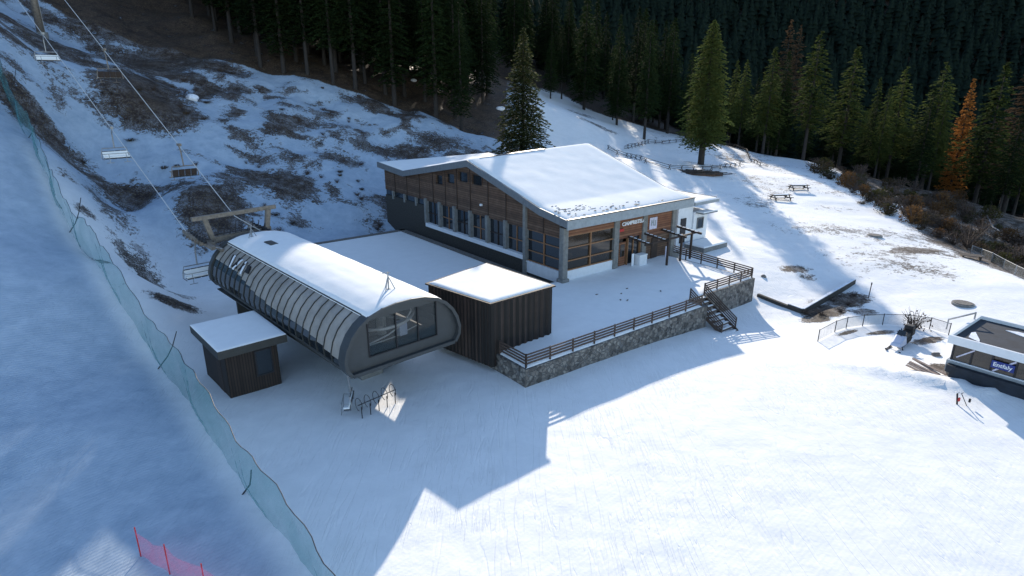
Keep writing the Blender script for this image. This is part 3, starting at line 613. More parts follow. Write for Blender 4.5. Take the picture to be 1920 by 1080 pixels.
# ------------------------------------------------------------------ helpers in the local frame (x along the lodge front, y along its side)
def LT(x, y, z=0.): return PL(x, y, z)
def local_thing(name, label, cat, x, y, z=0., extra=0., group=None): return thing(name, label, cat, LT(x, y, z), ROT+extra, group)
def slab_snow(mb, pts, z, t, inset=.03): mb.prism(pts, z, z+t)
def snow_sheet(parent, name, fn, nx_, ny_, m='snow', amp=.05, sc=1.5, thick=.16, edge=.12):
    """snow lying on a patch fn(u,v)->point; rounded edges, uneven top"""
    V, Fc = [], []
    us = [0, .004, .012, .03]+list(np.linspace(.06, .94, nx_))+[.97, .988, .996, 1]; vs = [0, .004, .012, .03]+list(np.linspace(.06, .94, ny_))+[.97, .988, .996, 1]
    for v in vs:
        for u in us:
            p = Vector(fn(u, v)); e = min(u, 1-u, v, 1-v); k = min(1, e/.03)**.5
            V.append((p.x, p.y, p.z+thick*k+amp*(float(vnoise(np.array([p.x*sc]), np.array([p.y*sc]), 21)[0])*k if k > 0 else 0)))
    n = len(us)
    for j in range(len(vs)-1):
        for i in range(n-1): Fc.append((j*n+i, j*n+i+1, (j+1)*n+i+1, (j+1)*n+i))
    mb = MB(); mb.add(V, Fc); return P(mb, name, M[m], parent, smooth=True)

# ------------------------------------------------------------------ terrace: stone wall, deck under snow
DZ = 1.2
ter = local_thing('stone_terrace', 'snow covered terrace on a rubble stone wall in front of the timber lodge', 'terrace', 0, 0)
T = .45
mb = MB()
mb.box(0, 18.2, 0, T, -2.0, DZ)                                   # front wall
mb.box(0, T, T, 38.0, -2.0, DZ)                                   # side wall running under the station
mb.box(18.2, 18.2+T, 0, 1.7, -2.2, DZ)
mb.box(18.2+T, 20.7, 1.7, 1.7+T, -2.4, DZ-.02); mb.box(20.7, 28.2, 1.7, 1.7+T, -2.8, DZ); mb.box(28.2-T, 28.2, 1.7+T, 11.4, -2.8, DZ)
P(mb, 'rubble_wall', M['stone'], ter)
mb = MB(); mb.box(T, 18.2, T, 11.9, .3, DZ-.06); mb.box(T, 11.9, 11.9, 38, .3, DZ-.06); mb.box(18.2, 28.2-T, 1.7+T, 11.9, .3, DZ-.06); mb.box(11.9, 30.6, 11.9, 12.1, -.5, DZ-.06)
P(mb, 'deck_slab', M['concrete'], ter)
mb = MB(); mb.box(11.9, 12.55, 11.9, 38.6, -.6, DZ+.05); mb.box(.0, 12.55, 38.0, 38.6, -.6, DZ+.05)
P(mb, 'gravel_edge', M['gravel'], ter)
def deck(u, v):
    return (T*.4+u*(18.1-T*.4), .15+v*11.9, DZ-.02)
snow_sheet(ter, 'snow_cover', lambda u, v: (.14+u*18.1, .12+v*11.9, DZ-.03), 40, 26, amp=.07, thick=.13)
snow_sheet(ter, 'snow_cover', lambda u, v: (18.0+u*10.05, 1.85+v*10.2, DZ-.035), 24, 24, amp=.07, thick=.13)
snow_sheet(ter, 'snow_cover', lambda u, v: (.14+u*11.7, 11.6+v*26.3, DZ-.04), 24, 40, amp=.04, thick=.13)
def drift(u, v): return (12.5+u*17.5, 11.3+v*1.9, DZ-.03)

def railing(name, label, segs, h=.95, rails=4, step=1.95, group=None):
    t = local_thing(name, label, 'railing', 0, 0, 0, 0, group)
    for (p, q) in segs:
        p, q = Vector(p), Vector(q); L_ = (q-p).length; n = max(1, round(L_/step))
        for i in range(n+1): a = p.lerp(q, i/n); mb = MB(); mb.bar(a+Vector((0,0,-.25)), a+Vector((0,0,h)), .09, .09); P(mb, 'post', M['rail'], t)
        for k in range(rails):
            z = h-.04-k*(h-.15)/rails; mb = MB(); off = (q-p).normalized().cross(Vector((0,0,1)))*.06
            mb.bar(p+Vector((0,0,z))+off, q+Vector((0,0,z))+off, .035, .12 if k else .10); P(mb, 'rail', M['rail'], t)
    return t
railing('terrace_railing', 'long brown slatted railing on the terrace front from the dark shed to the stairs', [((.22,2.9,DZ),(.22,.22,DZ)),((.22,.22,DZ),(18.1,.22,DZ))])
railing('terrace_railing', 'brown slatted railing around the right corner of the terrace up to the pergola', [((20.9,1.92,DZ),(28.0,1.92,DZ)),((28.0,1.92,DZ),(28.9,11.6,DZ))])
st = local_thing('stairs', 'short dark stairs with snowy treads and slatted handrails at the terrace wall', 'stairs', 18.75, 1.7)
zb = -.85; ns = 9; run = 3.1
for i in range(ns):
    z = DZ-.1-(DZ-.1-zb)*i/(ns-1)*1.; y = -i*run/(ns-1)
    mb = MB(); mb.box(.08, 1.9, y-.34, y, z-.06, z); P(mb, 'tread', M['rail'], st)
    if i % 1 == 0: mb = MB(); mb.box(.25+.1*(i % 3), 1.75-.12*(i % 2), y-.26, y-.05, z+.003, z+.05); P(mb, 'tread_snow', M['snow'], st, bevel=.02)
for x in (.04, 1.94):
    mb = MB(); mb.bar((x, .1, DZ-.15), (x, -run-.2, zb-.1), .08, .26); P(mb, 'stringer', M['rail'], st)
    p, q = Vector((x, .1, DZ)), Vector((x, -run, zb+.05))
    for k in range(4):
        mb = MB(); o = Vector((0,0,.9-.21*k)); mb.bar(p+o, q+o, .04, .1); P(mb, 'handrail', M['rail'], st)
    mb = MB()
    for f in (0, .5, 1): a = p.lerp(q, f); mb.bar(a-Vector((0,0,.3)), a+Vector((0,0,.95)), .08, .08)
    P(mb, 'rail_post', M['rail'], st)

for x_, y_ in ((15.2,6.0),(16.6,6.6),(13.4,7.1),(14.4,4.6),(14.0,5.0),(18.3,4.4)):
    mb = MB(); mb.prism([(.15*math.cos(a)*rnd.uniform(.6,1.3), .06*math.sin(a)*rnd.uniform(.6,1.3)) for a in np.linspace(0, 6.28, 9)[:-1]], 0, .05)
    tag(mb.build('snow_clod', M['gravel'], loc=LT(x_, y_, DZ+.10), rotz=rnd.uniform(0,3)), 'small dark clod of dirty snow lying on the white terrace', 'clod', 'dirty clods on the terrace snow')

# ------------------------------------------------------------------ lodge
LX, LY = 13.59, 11.43
lo = local_thing('timber_lodge', 'large timber and concrete lodge with sweeping snow covered gable roof', 'lodge', LX, LY)
W_, D_ = 15.2, 33.3
prof = [(-1.0,7.02),(2.6,7.55),(13.8,10.62),(27.4,8.12),(33.9,8.55)]
def roofz(y):
    ys_ = [p[0] for p in prof]; return float(np.interp(y, ys_, [p[1] for p in prof]))
# side wall, bottom to top
mb = MB(); mb.box(0, .35, 5.2, 23.2, -2, 2.2); mb.box(0, .35, 23.2, D_, -2, 4.45); mb.box(0, .35, .35, 5.2, -1, 1.0); P(mb, 'base_wall', M['render_dark'], lo)
mb = MB(); mb.box(-.28, .3, 5.35, 23.1, 2.2, 2.62); P(mb, 'sill_band', M['white'], lo)
mb = MB(); mb.box(-.02, .3, .35, 5.2, 1.0, 2.0); mb.box(-.10, .3, .35, 5.2, 2.0, 2.12); P(mb, 'plinth', M['white'], lo)
pts = [(y, roofz(y)-.62) for y in np.linspace(D_, .3, 40)]
upw = [(12.0,13.9),(14.5,16.4),(17.0,18.7),(19.4,20.9)]
# timber infill built as panels around the upper windows
ycuts = [.3, 2.6, 5.2]+[8.2, 11.2]+[v for p in upw for v in p]+[23.2, 27.4, D_]; ycuts = sorted(ycuts)
for y0, y1 in zip(ycuts[:-1], ycuts[1:]):
    win = (y0, y1) in upw; zlo = 5.15
    def tim(za, zbf):
        m_ = MB(); yy = [y0+.0]+[y for y in (13.8, 2.6, 27.4) if y0 < y < y1]+[y1]
        poly = [(y0, za), (y1, za)]+[(y, zbf(y)) for y in reversed(yy)]
        m_.extr(poly, .02, .3); P(m_, 'timber_panel', M['timber'], lo)
    topf = lambda y: roofz(y)-.62
    if win:
        zt = min(topf(y0), topf(y1))-.25; zs = zt-1.15
        tim(zlo, lambda y: zs)
        m_ = MB(); m_.box(.16, .22, y0, y1, zs, zt+.2); P(m_, 'window_glass', M['glass'], lo)
        m_ = MB(); m_.box(-.05, .16, y0, y0+.08, zs, zt); m_.box(-.05, .16, y1-.08, y1, zs, zt); m_.box(-.05, .16, y0+.08, y1-.08, zs, zs+.08); m_.box(-.05,.16,y0+.08,y1-.08,zt-.08,zt); P(m_, 'window_frame', M['timber'], lo)
        za = zt; m_ = MB(); m_.extr([(y0, za), (y1, za), (y1, topf(y1))]+([(13.8, topf(13.8))] if y0 < 13.8 < y1 else [])+[(y0, topf(y0))], .02, .3); P(m_, 'timber_panel', M['timber'], lo)
    else: tim(zlo if y0 < 23.1 else 5.15, topf)
# vertical battens
for y in (2.7,5.3,8.2,11.1,14.2,16.7,19.0,21.6,24.6,27.6,30.6): mb = MB(); mb.box(-.05, .02, y-.04, y+.04, 5.15, roofz(y)-.7); P(mb, 'batten', M['wood_dark'], lo)
# ribbon windows and posts
bay = np.linspace(5.2, 23.2, 7)
for i, (y0, y1) in enumerate(zip(bay[:-1], bay[1:])):
    mb = MB(); mb.box(.2, .25, y0, y1, 2.62, 5.15); g_ = P(mb, 'window_glass', M['glass'], lo)
    mb = MB(); mb.box(.12, .2, y0+.25, y1-.25, 3.75, 3.83); mb.box(.12, .2, (y0+y1)/2-.04, (y0+y1)/2+.04, 2.62, 5.15); P(mb, 'window_frame', M['wood_dark'] if i % 2 else M['mullion'], lo)
for y in bay: mb = MB(); mb.box(-.22, .2, y-.2, y+.2, 2.622 if y > 5.3 else .6, 5.4 if y > 5.3 else roofz(y)-.62); P(mb, 'pillar', M['concrete'], lo)
mb = MB(); mb.box(.2, .25, .4, 5.2, 2.12, 5.15); P(mb, 'window_glass', M['glass'], lo)
mb = MB()
for z in (2.12, 3.1, 4.15, 5.07): mb.box(.1, .2, .45, 5.0, z, z+.08)
for y in (.55, 2.7): mb.box(.09, .2, y, y+.1, 2.12, 5.15)
P(mb, 'window_frame', M['mullion'], lo)
mb = MB(); mb.box(.12, .2, 23.4, D_, 4.45, 5.15); P(mb, 'window_glass', M['glass'], lo)
for y in (25.5, 28.3, 31.2): mb = MB(); mb.box(-.12, .12, y-.16, y+.16, 4.2, 5.2); P(mb, 'window_post', M['concrete'], lo)
mb = MB(); mb.box(-.02, .1, 23.2, D_, 4.40, 4.5); P(mb, 'window_ledge', M['render_dark'], lo)
mb = MB(); mb.prism([(-.3,-.3),(.3,-.3),(.3,.3),(-.3,.3)], .6, 6.7); mb.prism([(-.42,-.42),(.42,-.42),(.42,.42),(-.42,.42)], .4, 1.6); P(mb, 'corner_pillar', M['concrete'], lo, bevel=.08)
# back and right walls
mb = MB(); mb.extr([(.35,-2),(D_,-2),(D_,roofz(D_)-.7),(27.4,roofz(27.4)-.7),(13.8,roofz(13.8)-.7),(.35,6.4)], W_-.3, W_); mb.box(.35, W_-.3, D_-.3, D_, -2, 7.6)
P(mb, 'rear_wall', M['render_dark'], lo)
mb = MB(); mb.box(.4, W_-.4, 1.5, D_-.5, -1, 1.6); P(mb, 'interior_floor', M['wood_dark'], lo)
# front wall
mb = MB(); mb.box(.3, 6.3, .02, .3, .6, 2.15); P(mb, 'plinth', M['white'], lo)
mb = MB(); mb.box(.4, 6.3, .18, .24, 2.15, 5.3); P(mb, 'window_glass', M['glass_warm'], lo)
mb = MB()
for z in (2.15, 3.0, 4.15, 5.25): mb.box(.4, 6.3, .06, .18, z, z+.1)
for x in (.35, 3.3): mb.box(x, x+.13, .04, .18, 2.15, 5.3)
P(mb, 'window_frame', M['mullion'], lo)
mb = MB(); mb.box(.3, 6.3, .05, .3, 5.35, 6.5); P(mb, 'timber_panel', M['timber_warm'], lo)
mb = MB(); mb.box(6.3, 6.95, -.1, .4, .8, 6.4); P(mb, 'pillar', M['concrete'], lo)
mb = MB(); mb.box(6.95, 11.0, .1, .3, 4.0, 6.4); mb.box(11.0, 14.9, .08, .3, 3.7, 6.5); P(mb, 'timber_panel', M['timber_warm'], lo)
mb = MB(); mb.box(6.95, 8.0, .35, .4, 1.0, 4.0); P(mb, 'entrance_wall', M['wood_dark'], lo)
dr = MB(); dr.box(7.35, 8.25, .22, .3, 1.2, 3.6); dro = P(dr, 'door', M['timber_warm'], lo); mb = MB(); mb.box(7.5, 8.1, .18, .22, 2.2, 3.4); P(mb, 'door_glass', M['glass_warm'], dro)
mb = MB(); mb.box(8.5, 10.2, .3, .36, 1.2, 4.0); P(mb, 'window_glass', M['glass'], lo)
mb = MB(); mb.box(8.42, 8.5, .1, .36, 1.2, 4.0); mb.box(9.3, 9.38, .2, .3, 1.2, 4.0); mb.box(10.2, 10.3, .1, .36, 1.2, 4.0); P(mb, 'window_frame', M['mullion'], lo)
mb = MB(); mb.box(10.35, 10.95, -.05, .3, .9, 6.3); P(mb, 'pillar', M['concrete'], lo)
mb = MB(); mb.box(11.0, 14.9, .2, .3, .9, 3.7); P(mb, 'timber_panel', M['timber'], lo)
mb = MB(); mb.box(12.0, 12.9, .12, .2, 1.2, 3.4); P(mb, 'door', M['wood_dark'], lo)
mb = MB(); mb.box(14.75, 15.3, -.1, .4, .6, 6.4); P(mb, 'pillar', M['concrete'], lo)
mb = MB(); mb.box(11.35, 12.45, .02, .06, 4.35, 5.5); pf = P(mb, 'poster', M['poster'], lo)
mb = MB(); mb.cur = 0
mb.box(11.55,11.7,-.005,.02,4.7,5.25); mb.box(11.85,11.98,-.005,.02,4.7,5.3); mb.box(12.1,12.25,-.005,.02,4.65,5.2); mb.box(11.7,11.85,-.005,.02,4.95,5.08); mb.box(11.98,12.1,-.005,.02,4.65,4.78); P(mb, 'poster_print', M['fascia'], pf)
mb = MB(); mb.box(6.95, 7.6, -.05, .1, 4.75, 5.0); P(mb, 'red_lamp_box', M['red'], lo)
mb = MB(); mb.box(-.16, .02, 12.1, 12.35, 6.2, 6.4); P(mb, 'wall_lamp', M['letter'], lo)
def text_mesh(name, s, size, m, parent, loc, rot, ext=.03, bold=.012):
    cu = bpy.data.curves.new(name, 'FONT'); cu.body = s; cu.size = size; cu.extrude = ext; cu.offset = bold; cu.align_x = 'CENTER'; cu.align_y = 'CENTER'
    tmp = bpy.data.objects.new(name, cu); COL.objects.link(tmp); dg = bpy.context.evaluated_depsgraph_get(); me_ = bpy.data.meshes.new_from_object(tmp.evaluated_get(dg)); bpy.data.objects.remove(tmp)
    o = bpy.data.objects.new(name, me_); me_.materials.clear(); me_.materials.append(m); COL.objects.link(o); o.parent = parent; o.location = loc; o.rotation_euler = rot; return reg(o)
text_mesh('sign_letters', 'CIAMPRISTELA', .50, M['letter'], lo, (8.95, -.02, 5.42), (R(90), 0, 0))
# roof: thick slab with metal fascia, snow on top
X0, X1 = -.65, 16.6
def tilt(x, y): return .036*(x+.65)*max(0, 1-abs(y-13.8)/(14.8 if y < 13.8 else 20))
def slab(x0, x1, top, th):
    m_ = MB(); pr = [(y, z+top) for y, z in prof]; m_.extr(pr+[(y, z+top-th) for y, z in reversed(pr)], x0, x1); m_.v = [(x, y, z+tilt(x, y)) for x, y, z in m_.v]; return m_
P(slab(X0+.12, X1-.1, -.05, .5), 'roof_deck', M['wood_dark'], lo)
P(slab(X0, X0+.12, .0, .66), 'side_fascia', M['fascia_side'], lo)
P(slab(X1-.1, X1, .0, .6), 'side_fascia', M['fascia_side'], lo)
mb = MB(); mb.box(X0, X1, -1.12, -1.0, 6.2, 7.04); P(mb, 'front_fascia', M['fascia'], lo)
mb = MB(); mb.box(X0-.02, X1+.02, -1.2, -.95, 7.04, 7.12); P(mb, 'gutter', M['dark_metal'], lo)
mb = MB(); mb.box(X0+.12, X1-.1, -1.0, .1, 6.25, 6.32); P(mb, 'soffit', M['wood_dark'], lo)
def roof_fn(y0, y1): return lambda u, v: (X0+.16+u*(X1-X0-.3), y0+v*(y1-y0), roofz(y0+v*(y1-y0))-.02+tilt(X0+.16+u*(X1-X0-.3), y0+v*(y1-y0)))
rs = snow_sheet(lo, 'roof_snow', roof_fn(-.9, 33.7), 60, 110, amp=.035, sc=.8, thick=.15)
mb = MB()
for _ in range(90):
    x = 1.2+rnd.gauss(0,1)*1.1 if rnd.random() < .5 else 7+rnd.gauss(0,1)*3.; y = (-.3+rnd.gauss(0,.35)) if x > 4 else .6+rnd.gauss(0,.6)
    if not (X0+.4 < x < X1-.5 and -.8 < y < 2.5): continue
    z = roofz(y)+.13; a, b_ = rnd.uniform(.05,.22), rnd.uniform(.02,.06); mb.prism([(x-a,y-b_),(x+a*.4,y-b_*1.3),(x+a,y),(x+a*.3,y+b_),(x-a*.7,y+b_*.8)], z, z+.04)
tag(P(mb, 'bare_roof_patch', M['gravel'], lo), kind='stuff')
mb = MB(); mb.bar((X0+1.5, 13.8, 10.62+.06), (9.5, 13.8, 10.62+.4), .5, .2); P(mb, 'ridge_flashing', M['dark_metal'], lo)
# low annex to the right of the lodge
an = local_thing('white_annex', 'low white plastered annex with flat snowy roof beyond the right end of the lodge', 'annex', LX+20.3, LY)
mb = MB(); mb.box(2.6, 5.2, 3.2, 4.0, -1.5, 4.1); mb.box(5.0, 5.2, 4.0, 9, -1.5, 4.1); mb.box(0, 2.6, 3.4, 3.6, -1.5, 5.2); mb.box(2.5, 5.2, 9, 9.2, -1.5, 4.1); P(mb, 'wall', M['white'], an)
mb = MB(); mb.box(3.3, 4.3, 3.16, 3.2, 2.2, 3.3); wn_ = P(mb, 'window', M['glass'], an); mb = MB(); mb.box(3.2,4.4,3.1,3.16,2.1,2.2); mb.box(3.2,4.4,3.1,3.16,3.3,3.4); mb.box(3.2,3.3,3.1,3.16,2.2,3.3); mb.box(4.3,4.4,3.1,3.16,2.2,3.3); P(mb, 'window_frame', M['concrete'], wn_)
mb = MB(); mb.box(.5, 1.4, 3.3, 3.4, .8, 3.6); P(mb, 'door', M['dark_metal'], an)
mb = MB(); mb.box(1.8, 6.3, 2.6, 16, 5.0, 5.35); P(mb, 'roof_slab', M['fascia'], an)
snow_sheet(an, 'roof_snow', lambda u, v: (1.85+u*4.4, 2.65+v*13.3, 5.33), 10, 24, thick=.14)
mb = MB(); mb.box(2.9, 5.6, 2.2, 3.2, 3.95, 4.1); P(mb, 'canopy', M['fascia_side'], an)
snow_sheet(an, 'canopy_snow', lambda u, v: (2.9+u*2.7, 2.2+v*1.0, 4.09), 8, 5, thick=.12)
mb = MB(); mb.box(6.2, 6.3, 3, 15.8, 5.35, 5.5); P(mb, 'roof_edge', M['dark_metal'], an)
mb = MB(); mb.box(1.0, 5.4, .4, 3.0, -1.5, .75); P(mb, 'landing', M['concrete'], an)
snow_sheet(an, 'landing_snow', lambda u, v: (1.0+u*4.4, .4+v*2.6, .74), 8, 5, thick=.14)
# pergola frame on the terrace
pg = local_thing('pergola', 'dark weathered timber pergola frame between the lodge entrance and the terrace railing', 'pergola', LX, LY)
for x, y in ((11.3,-2.4),(13.6,-2.2),(15.6,-1.9)):
    mb = MB(); mb.bar((x,y,DZ-.1),(x,y,4.0),.17,.17); P(mb, 'post', M['wood_dark'], pg)
for x in (8.3, 10.6, 13.2, 15.6):
    mb = MB(); mb.bar((x, .0, 4.1), (x+.15, -2.9, 3.85), .14, .2); rb = P(mb, 'rafter', M['wood_dark'], pg)
    mb = MB()
    for k in range(5): mb.box(x-.04, x+.1, -.5-k*.5, -.2-k*.5, 4.17-k*.045, 4.21-k*.045)
    P(mb, 'snow_line', M['snow_thin'], rb)
mb = MB(); mb.bar((8, -2.3, 3.8), (16, -2.1, 3.8), .13, .16); P(mb, 'beam', M['wood_dark'], pg)
bx = local_thing('storage_bin', 'white snow topped bin standing by the glazed lodge entrance', 'bin', LX+9.1, LY-.9, DZ)
mb = MB(); mb.box(0, 1.1, 0, .7, 0, 1.0); P(mb, 'body', M['white'], bx, bevel=.04); mb = MB(); mb.box(-.04,1.14,-.04,.74,1.0,1.12); P(mb, 'lid', M['snow'], bx, bevel=.05)
bx = local_thing('info_board', 'narrow white board leaning beside the lodge door', 'board', LX+8.45, LY-.5, DZ)
mb = MB(); mb.box(0, .3, 0, .06, 0.0, 1.3); P(mb, 'panel', M['letter'], bx); mb = MB(); mb.box(.0,.3,-.05,.11,-.02,.06); P(mb, 'foot', M['dark_metal'], bx)
bx = local_thing('info_board', 'pale narrow board by the dark timber wall under the pergola', 'board', LX+13.6, LY-.4, DZ)
mb = MB(); mb.box(0, .28, 0, .06, 0, 1.2); P(mb, 'panel', M['poster'], bx); mb = MB(); mb.box(.0,.28,-.05,.11,-.02,.06); P(mb, 'foot', M['dark_metal'], bx)

# ------------------------------------------------------------------ dark clad shed on the terrace
q4 = [LT(-.42,2.97), LT(4.95,3.2), LT(4.5,10.3), LT(-1.5,8.8)]
sh = thing('corrugated_shed', 'tall dark brown shed with vertical corrugated cladding and flat snowy top on the terrace', 'shed', q4[0], ROT)
lq = [Matrix.Rotation(-ROT, 3, 'Z')@(p-q4[0]) for p in q4]
def corr(a, b_, z0, z1, pitch, depth):
    m_ = MB(); L_ = (b_-a).length; n = int(L_/pitch)*4; d = (b_-a)/L_; nrm = Vector((d.y, -d.x, 0)); pr = []
    for i in range(n+1):
        ph = i % 4; off = depth if ph in (1,2) else 0; pr.append(a+d*(L_*i/n)+nrm*off)
    vs = [(p.x,p.y,z0) for p in pr]+[(p.x,p.y,z1) for p in pr]; m_.add(vs, [(i, i+1, n+1+i+1, n+1+i) for i in range(n)]); return m_
SZ = 4.78
for i, (pt, dp) in enumerate(((.52,.10),(.30,.035),(.30,.035),(.30,.035))):
    P(corr(lq[i], lq[(i+1) % 4], .4 if i in (0,3) else DZ, SZ, pt, dp), 'cladding', M['shed'], sh)
mb = MB(); mb.prism([(p.x+(.1 if k in (0,3) else -.1), p.y+(.1 if k in (0,1) else -.1)) for k, p in enumerate(lq)], .5, SZ-.05); P(mb, 'core', M['shed'], sh)
mb = MB(); mb.prism([(p.x+(-.16 if k in (0,3) else .16), p.y+(-.16 if k in (0,1) else .16)) for k, p in enumerate(lq)], SZ-.02, SZ+.08); P(mb, 'roof_trim', M['shed'], sh)
def bil(u, v): 
    a = lq[0].lerp(lq[1], u); b_ = lq[3].lerp(lq[2], u); p = a.lerp(b_, v); return (p.x, p.y, SZ+.05)
snow_sheet(sh, 'roof_snow', bil, 12, 14, thick=.12, amp=.05)

# ------------------------------------------------------------------ small ticket hut at left
hp = [atz(433,748), atz(529,718)]
hd = (hp[1]-hp[0]).normalized(); hang = math.atan2(hd.y, hd.x)
hu = thing('slatted_hut', 'small dark slatted hut with overhanging flat snowy roof in front of the lift station', 'hut', hp[0], hang)
mb = MB(); Wd, Dp, Hh = 3.1, 4.6, 2.85
mb.box(0, Wd, 0, Dp, -.3, Hh); P(mb, 'wall', M['shingle'], hu)
mb = MB(); mb.box(1.75, 2.65, -.05, -.01, 1.0, 2.55); wi = P(mb, 'window', M['glass'], hu)
mb = MB(); mb.box(1.67,1.75,-.09,0,.92,2.63); mb.box(2.65,2.73,-.09,0,.92,2.63); mb.box(1.75,2.65,-.09,0,.92,1.0); mb.box(1.75,2.65,-.09,0,2.55,2.63); P(mb, 'window_frame', M['dark_metal'], wi)
mb = MB(); mb.box(-.45, Wd+.5, -.5, Dp+.4, Hh, Hh+.5); P(mb, 'roof_fascia', M['station_dark'], hu)
mb = MB(); mb.box(.05, .12, -.02, 0, -.2, Hh); mb.box(-.02, 0, 1.0, 1.9, 0, 2.1); P(mb, 'corner_trim', M['wood_dark'], hu)
snow_sheet(hu, 'roof_snow', lambda u, v: (-.45+u*(Wd+.95), -.5+v*(Dp+.9), Hh+.49), 12, 12, thick=.07, amp=.02)

# ------------------------------------------------------------------ chairlift valley station
SROT = R(5.3)
S0 = LT(-6.4, 3.0)
sta = thing('lift_station', 'grey barrel shaped chairlift station with ribbed glass flank and snow on its roof', 'lift station', S0, ROT+SROT)
SL = 21.0
ZB = 2.75
sec = [(-3.55,ZB),(-3.85,3.2),(-3.9,3.7),(-3.72,4.35),(-3.38,4.95),(-2.9,5.45),(-2.3,5.83),(-1.4,6.1),(-.5,6.2),(.5,6.2),(1.4,6.1),(2.3,5.83),(2.9,5.45),(3.38,4.95),(3.72,4.35),(3.9,3.7),(3.85,3.2),(3.55,ZB)]
def rise(y): return .02*y
def shell(mb, s, y0, y1, off=0., th=.04, n=1):
    """strip of the barrel between section points, given thickness"""
    pr = []
    for i, (x, z) in enumerate(s):
        a = s[max(0, i-1)]; b_ = s[min(len(s)-1, i+1)]; d = Vector((b_[0]-a[0], 0, b_[1]-a[1])).normalized(); nr = Vector((-d.z, 0, d.x))
        pr.append((Vector((x, 0, z))+nr*off, Vector((x, 0, z))+nr*(off-th)))
    k = len(pr); vs = []
    for y in (y0, y1):
        vs += [(p[0].x, y, p[0].z+rise(y)) for p in pr]+[(p[1].x, y, p[1].z+rise(y)) for p in pr]
    fs = []
    for i in range(k-1):
        fs += [(i, 2*k+i, 2*k+i+1, i+1), (k+i, k+i+1, 3*k+i+1, 3*k+i), (i, i+1, k+i+1, k+i), (2*k+i, 3*k+i, 3*k+i+1, 2*k+i+1)]
    fs += [(0, k, 3*k, 2*k), (k-1, 3*k-1, 4*k-1, 2*k-1)][:1]+[(k-1, 3*k-1, 4*k-1, 2*k-1)]
    mb.add(vs, fs)
def subsec(s, n=4):
    out = []
    for a, b_ in zip(s[:-1], s[1:]):
        for i in range(n): out.append((a[0]+(b_[0]-a[0])*i/n, a[1]+(b_[1]-a[1])*i/n))
    return out+[s[-1]]
left = subsec(sec[1:7], 5)            # bottom to shoulder, 26 points
npan = 22; bw = (SL-1.3)/npan
# cream reflection painted into the upper panes, its wavy lower edge set per pane
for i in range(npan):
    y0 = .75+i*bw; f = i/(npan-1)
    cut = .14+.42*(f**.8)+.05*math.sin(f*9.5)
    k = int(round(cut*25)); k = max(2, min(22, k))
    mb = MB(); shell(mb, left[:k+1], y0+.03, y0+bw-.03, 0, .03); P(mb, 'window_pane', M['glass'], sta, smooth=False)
    mb = MB(); shell(mb, left[k:], y0+.03, y0+bw-.03, 0, .03); P(mb, 'reflection_panel', M['cream_reflection'], sta)
for i in range(npan+1):
    y0 = .75+i*bw; mb = MB(); shell(mb, left, y0-.03, y0+.03, .05, .1); P(mb, 'rib', M['station_dark'], sta)
mb = MB(); mb.bar((-2.36,.7,5.86+rise(.7)),(-2.36,SL-.4,5.86+rise(SL)),.09,.12); P(mb, 'shoulder_rail', M['dark_metal'], sta)
mb = MB(); shell(mb, sec[6:], .3, SL-.3, -.02, .1); P(mb, 'roof_shell', M['station_grey'], sta)
mb = MB(); shell(mb, sec[:2], .3, SL-.3, .06, .16); mb.box(-3.6, 3.6, .3, SL-.3, ZB-.02, ZB+.06)
o_ = P(mb, 'underside', M['station_dark'], sta); 
# end rings
for yy, th in ((0, .7), (SL-.5, .5)):
    mb = MB(); shell(mb, sec, yy, yy+th, .1, .2); mb.bar((-3.5, yy+th/2, ZB+rise(yy)), (3.5, yy+th/2, ZB+rise(yy)), th, .22); P(mb, 'end_ring', M['station_grey'], sta)
# front face with window opening
def sech(x): return float(np.interp(abs(x), [0,.5,1.4,2.3,2.9,3.38,3.72,3.9], [6.2,6.2,6.1,5.83,5.45,4.95,4.35,3.7]))
wx0, wx1, wz0, wz1 = -2.35, 2.35, 3.45, 5.62
mb = MB()
mb.extr([(x, z) for x, z in sec[:6]]+[(wx0, sech(wx0)-.02), (wx0, ZB)], .28, .36, 'xz')
mb.extr([(wx1, ZB), (wx1, sech(wx1)-.02)]+[(x, z) for x, z in sec[12:]], .28, .36, 'xz')
mb.extr([(wx0, ZB), (wx0, wz0), (wx1, wz0), (wx1, ZB)], .28, .36, 'xz')
mb.extr([(wx0, wz1), (wx0, sech(wx0)-.02), (-1.4,6.08), (-.5,6.18), (.5,6.18), (1.4,6.08), (wx1, sech(wx1)-.02), (wx1, wz1)], .28, .36, 'xz')
P(mb, 'front_wall', M['station_grey'], sta)
def glassy():
    m = mat('clear_pane', (.05,.07,.08), .05, spec=.8); b = m.node_tree.nodes['Principled BSDF']; b.inputs['Alpha'].default_value = .28; return m
M['pane'] = glassy()
mb = MB(); mb.box(wx0, wx1, .30, .33, wz0, wz1); fw = P(mb, 'front_window', M['pane'], sta)
mb = MB()
for x in (wx0, -.55, .95, wx1-.06): mb.box(x, x+.06, .22, .3, wz0, wz1)
mb.box(wx0+.06, wx1-.06, .22, .3, wz0, wz0+.06); P(mb, 'window_frame', M['dark_metal'], fw)
mb = MB(); mb.box(-2.9, 3.1, 7.0, 7.1, ZB, 5.4); P(mb, 'inner_bulkhead', M['station_dark'], sta)
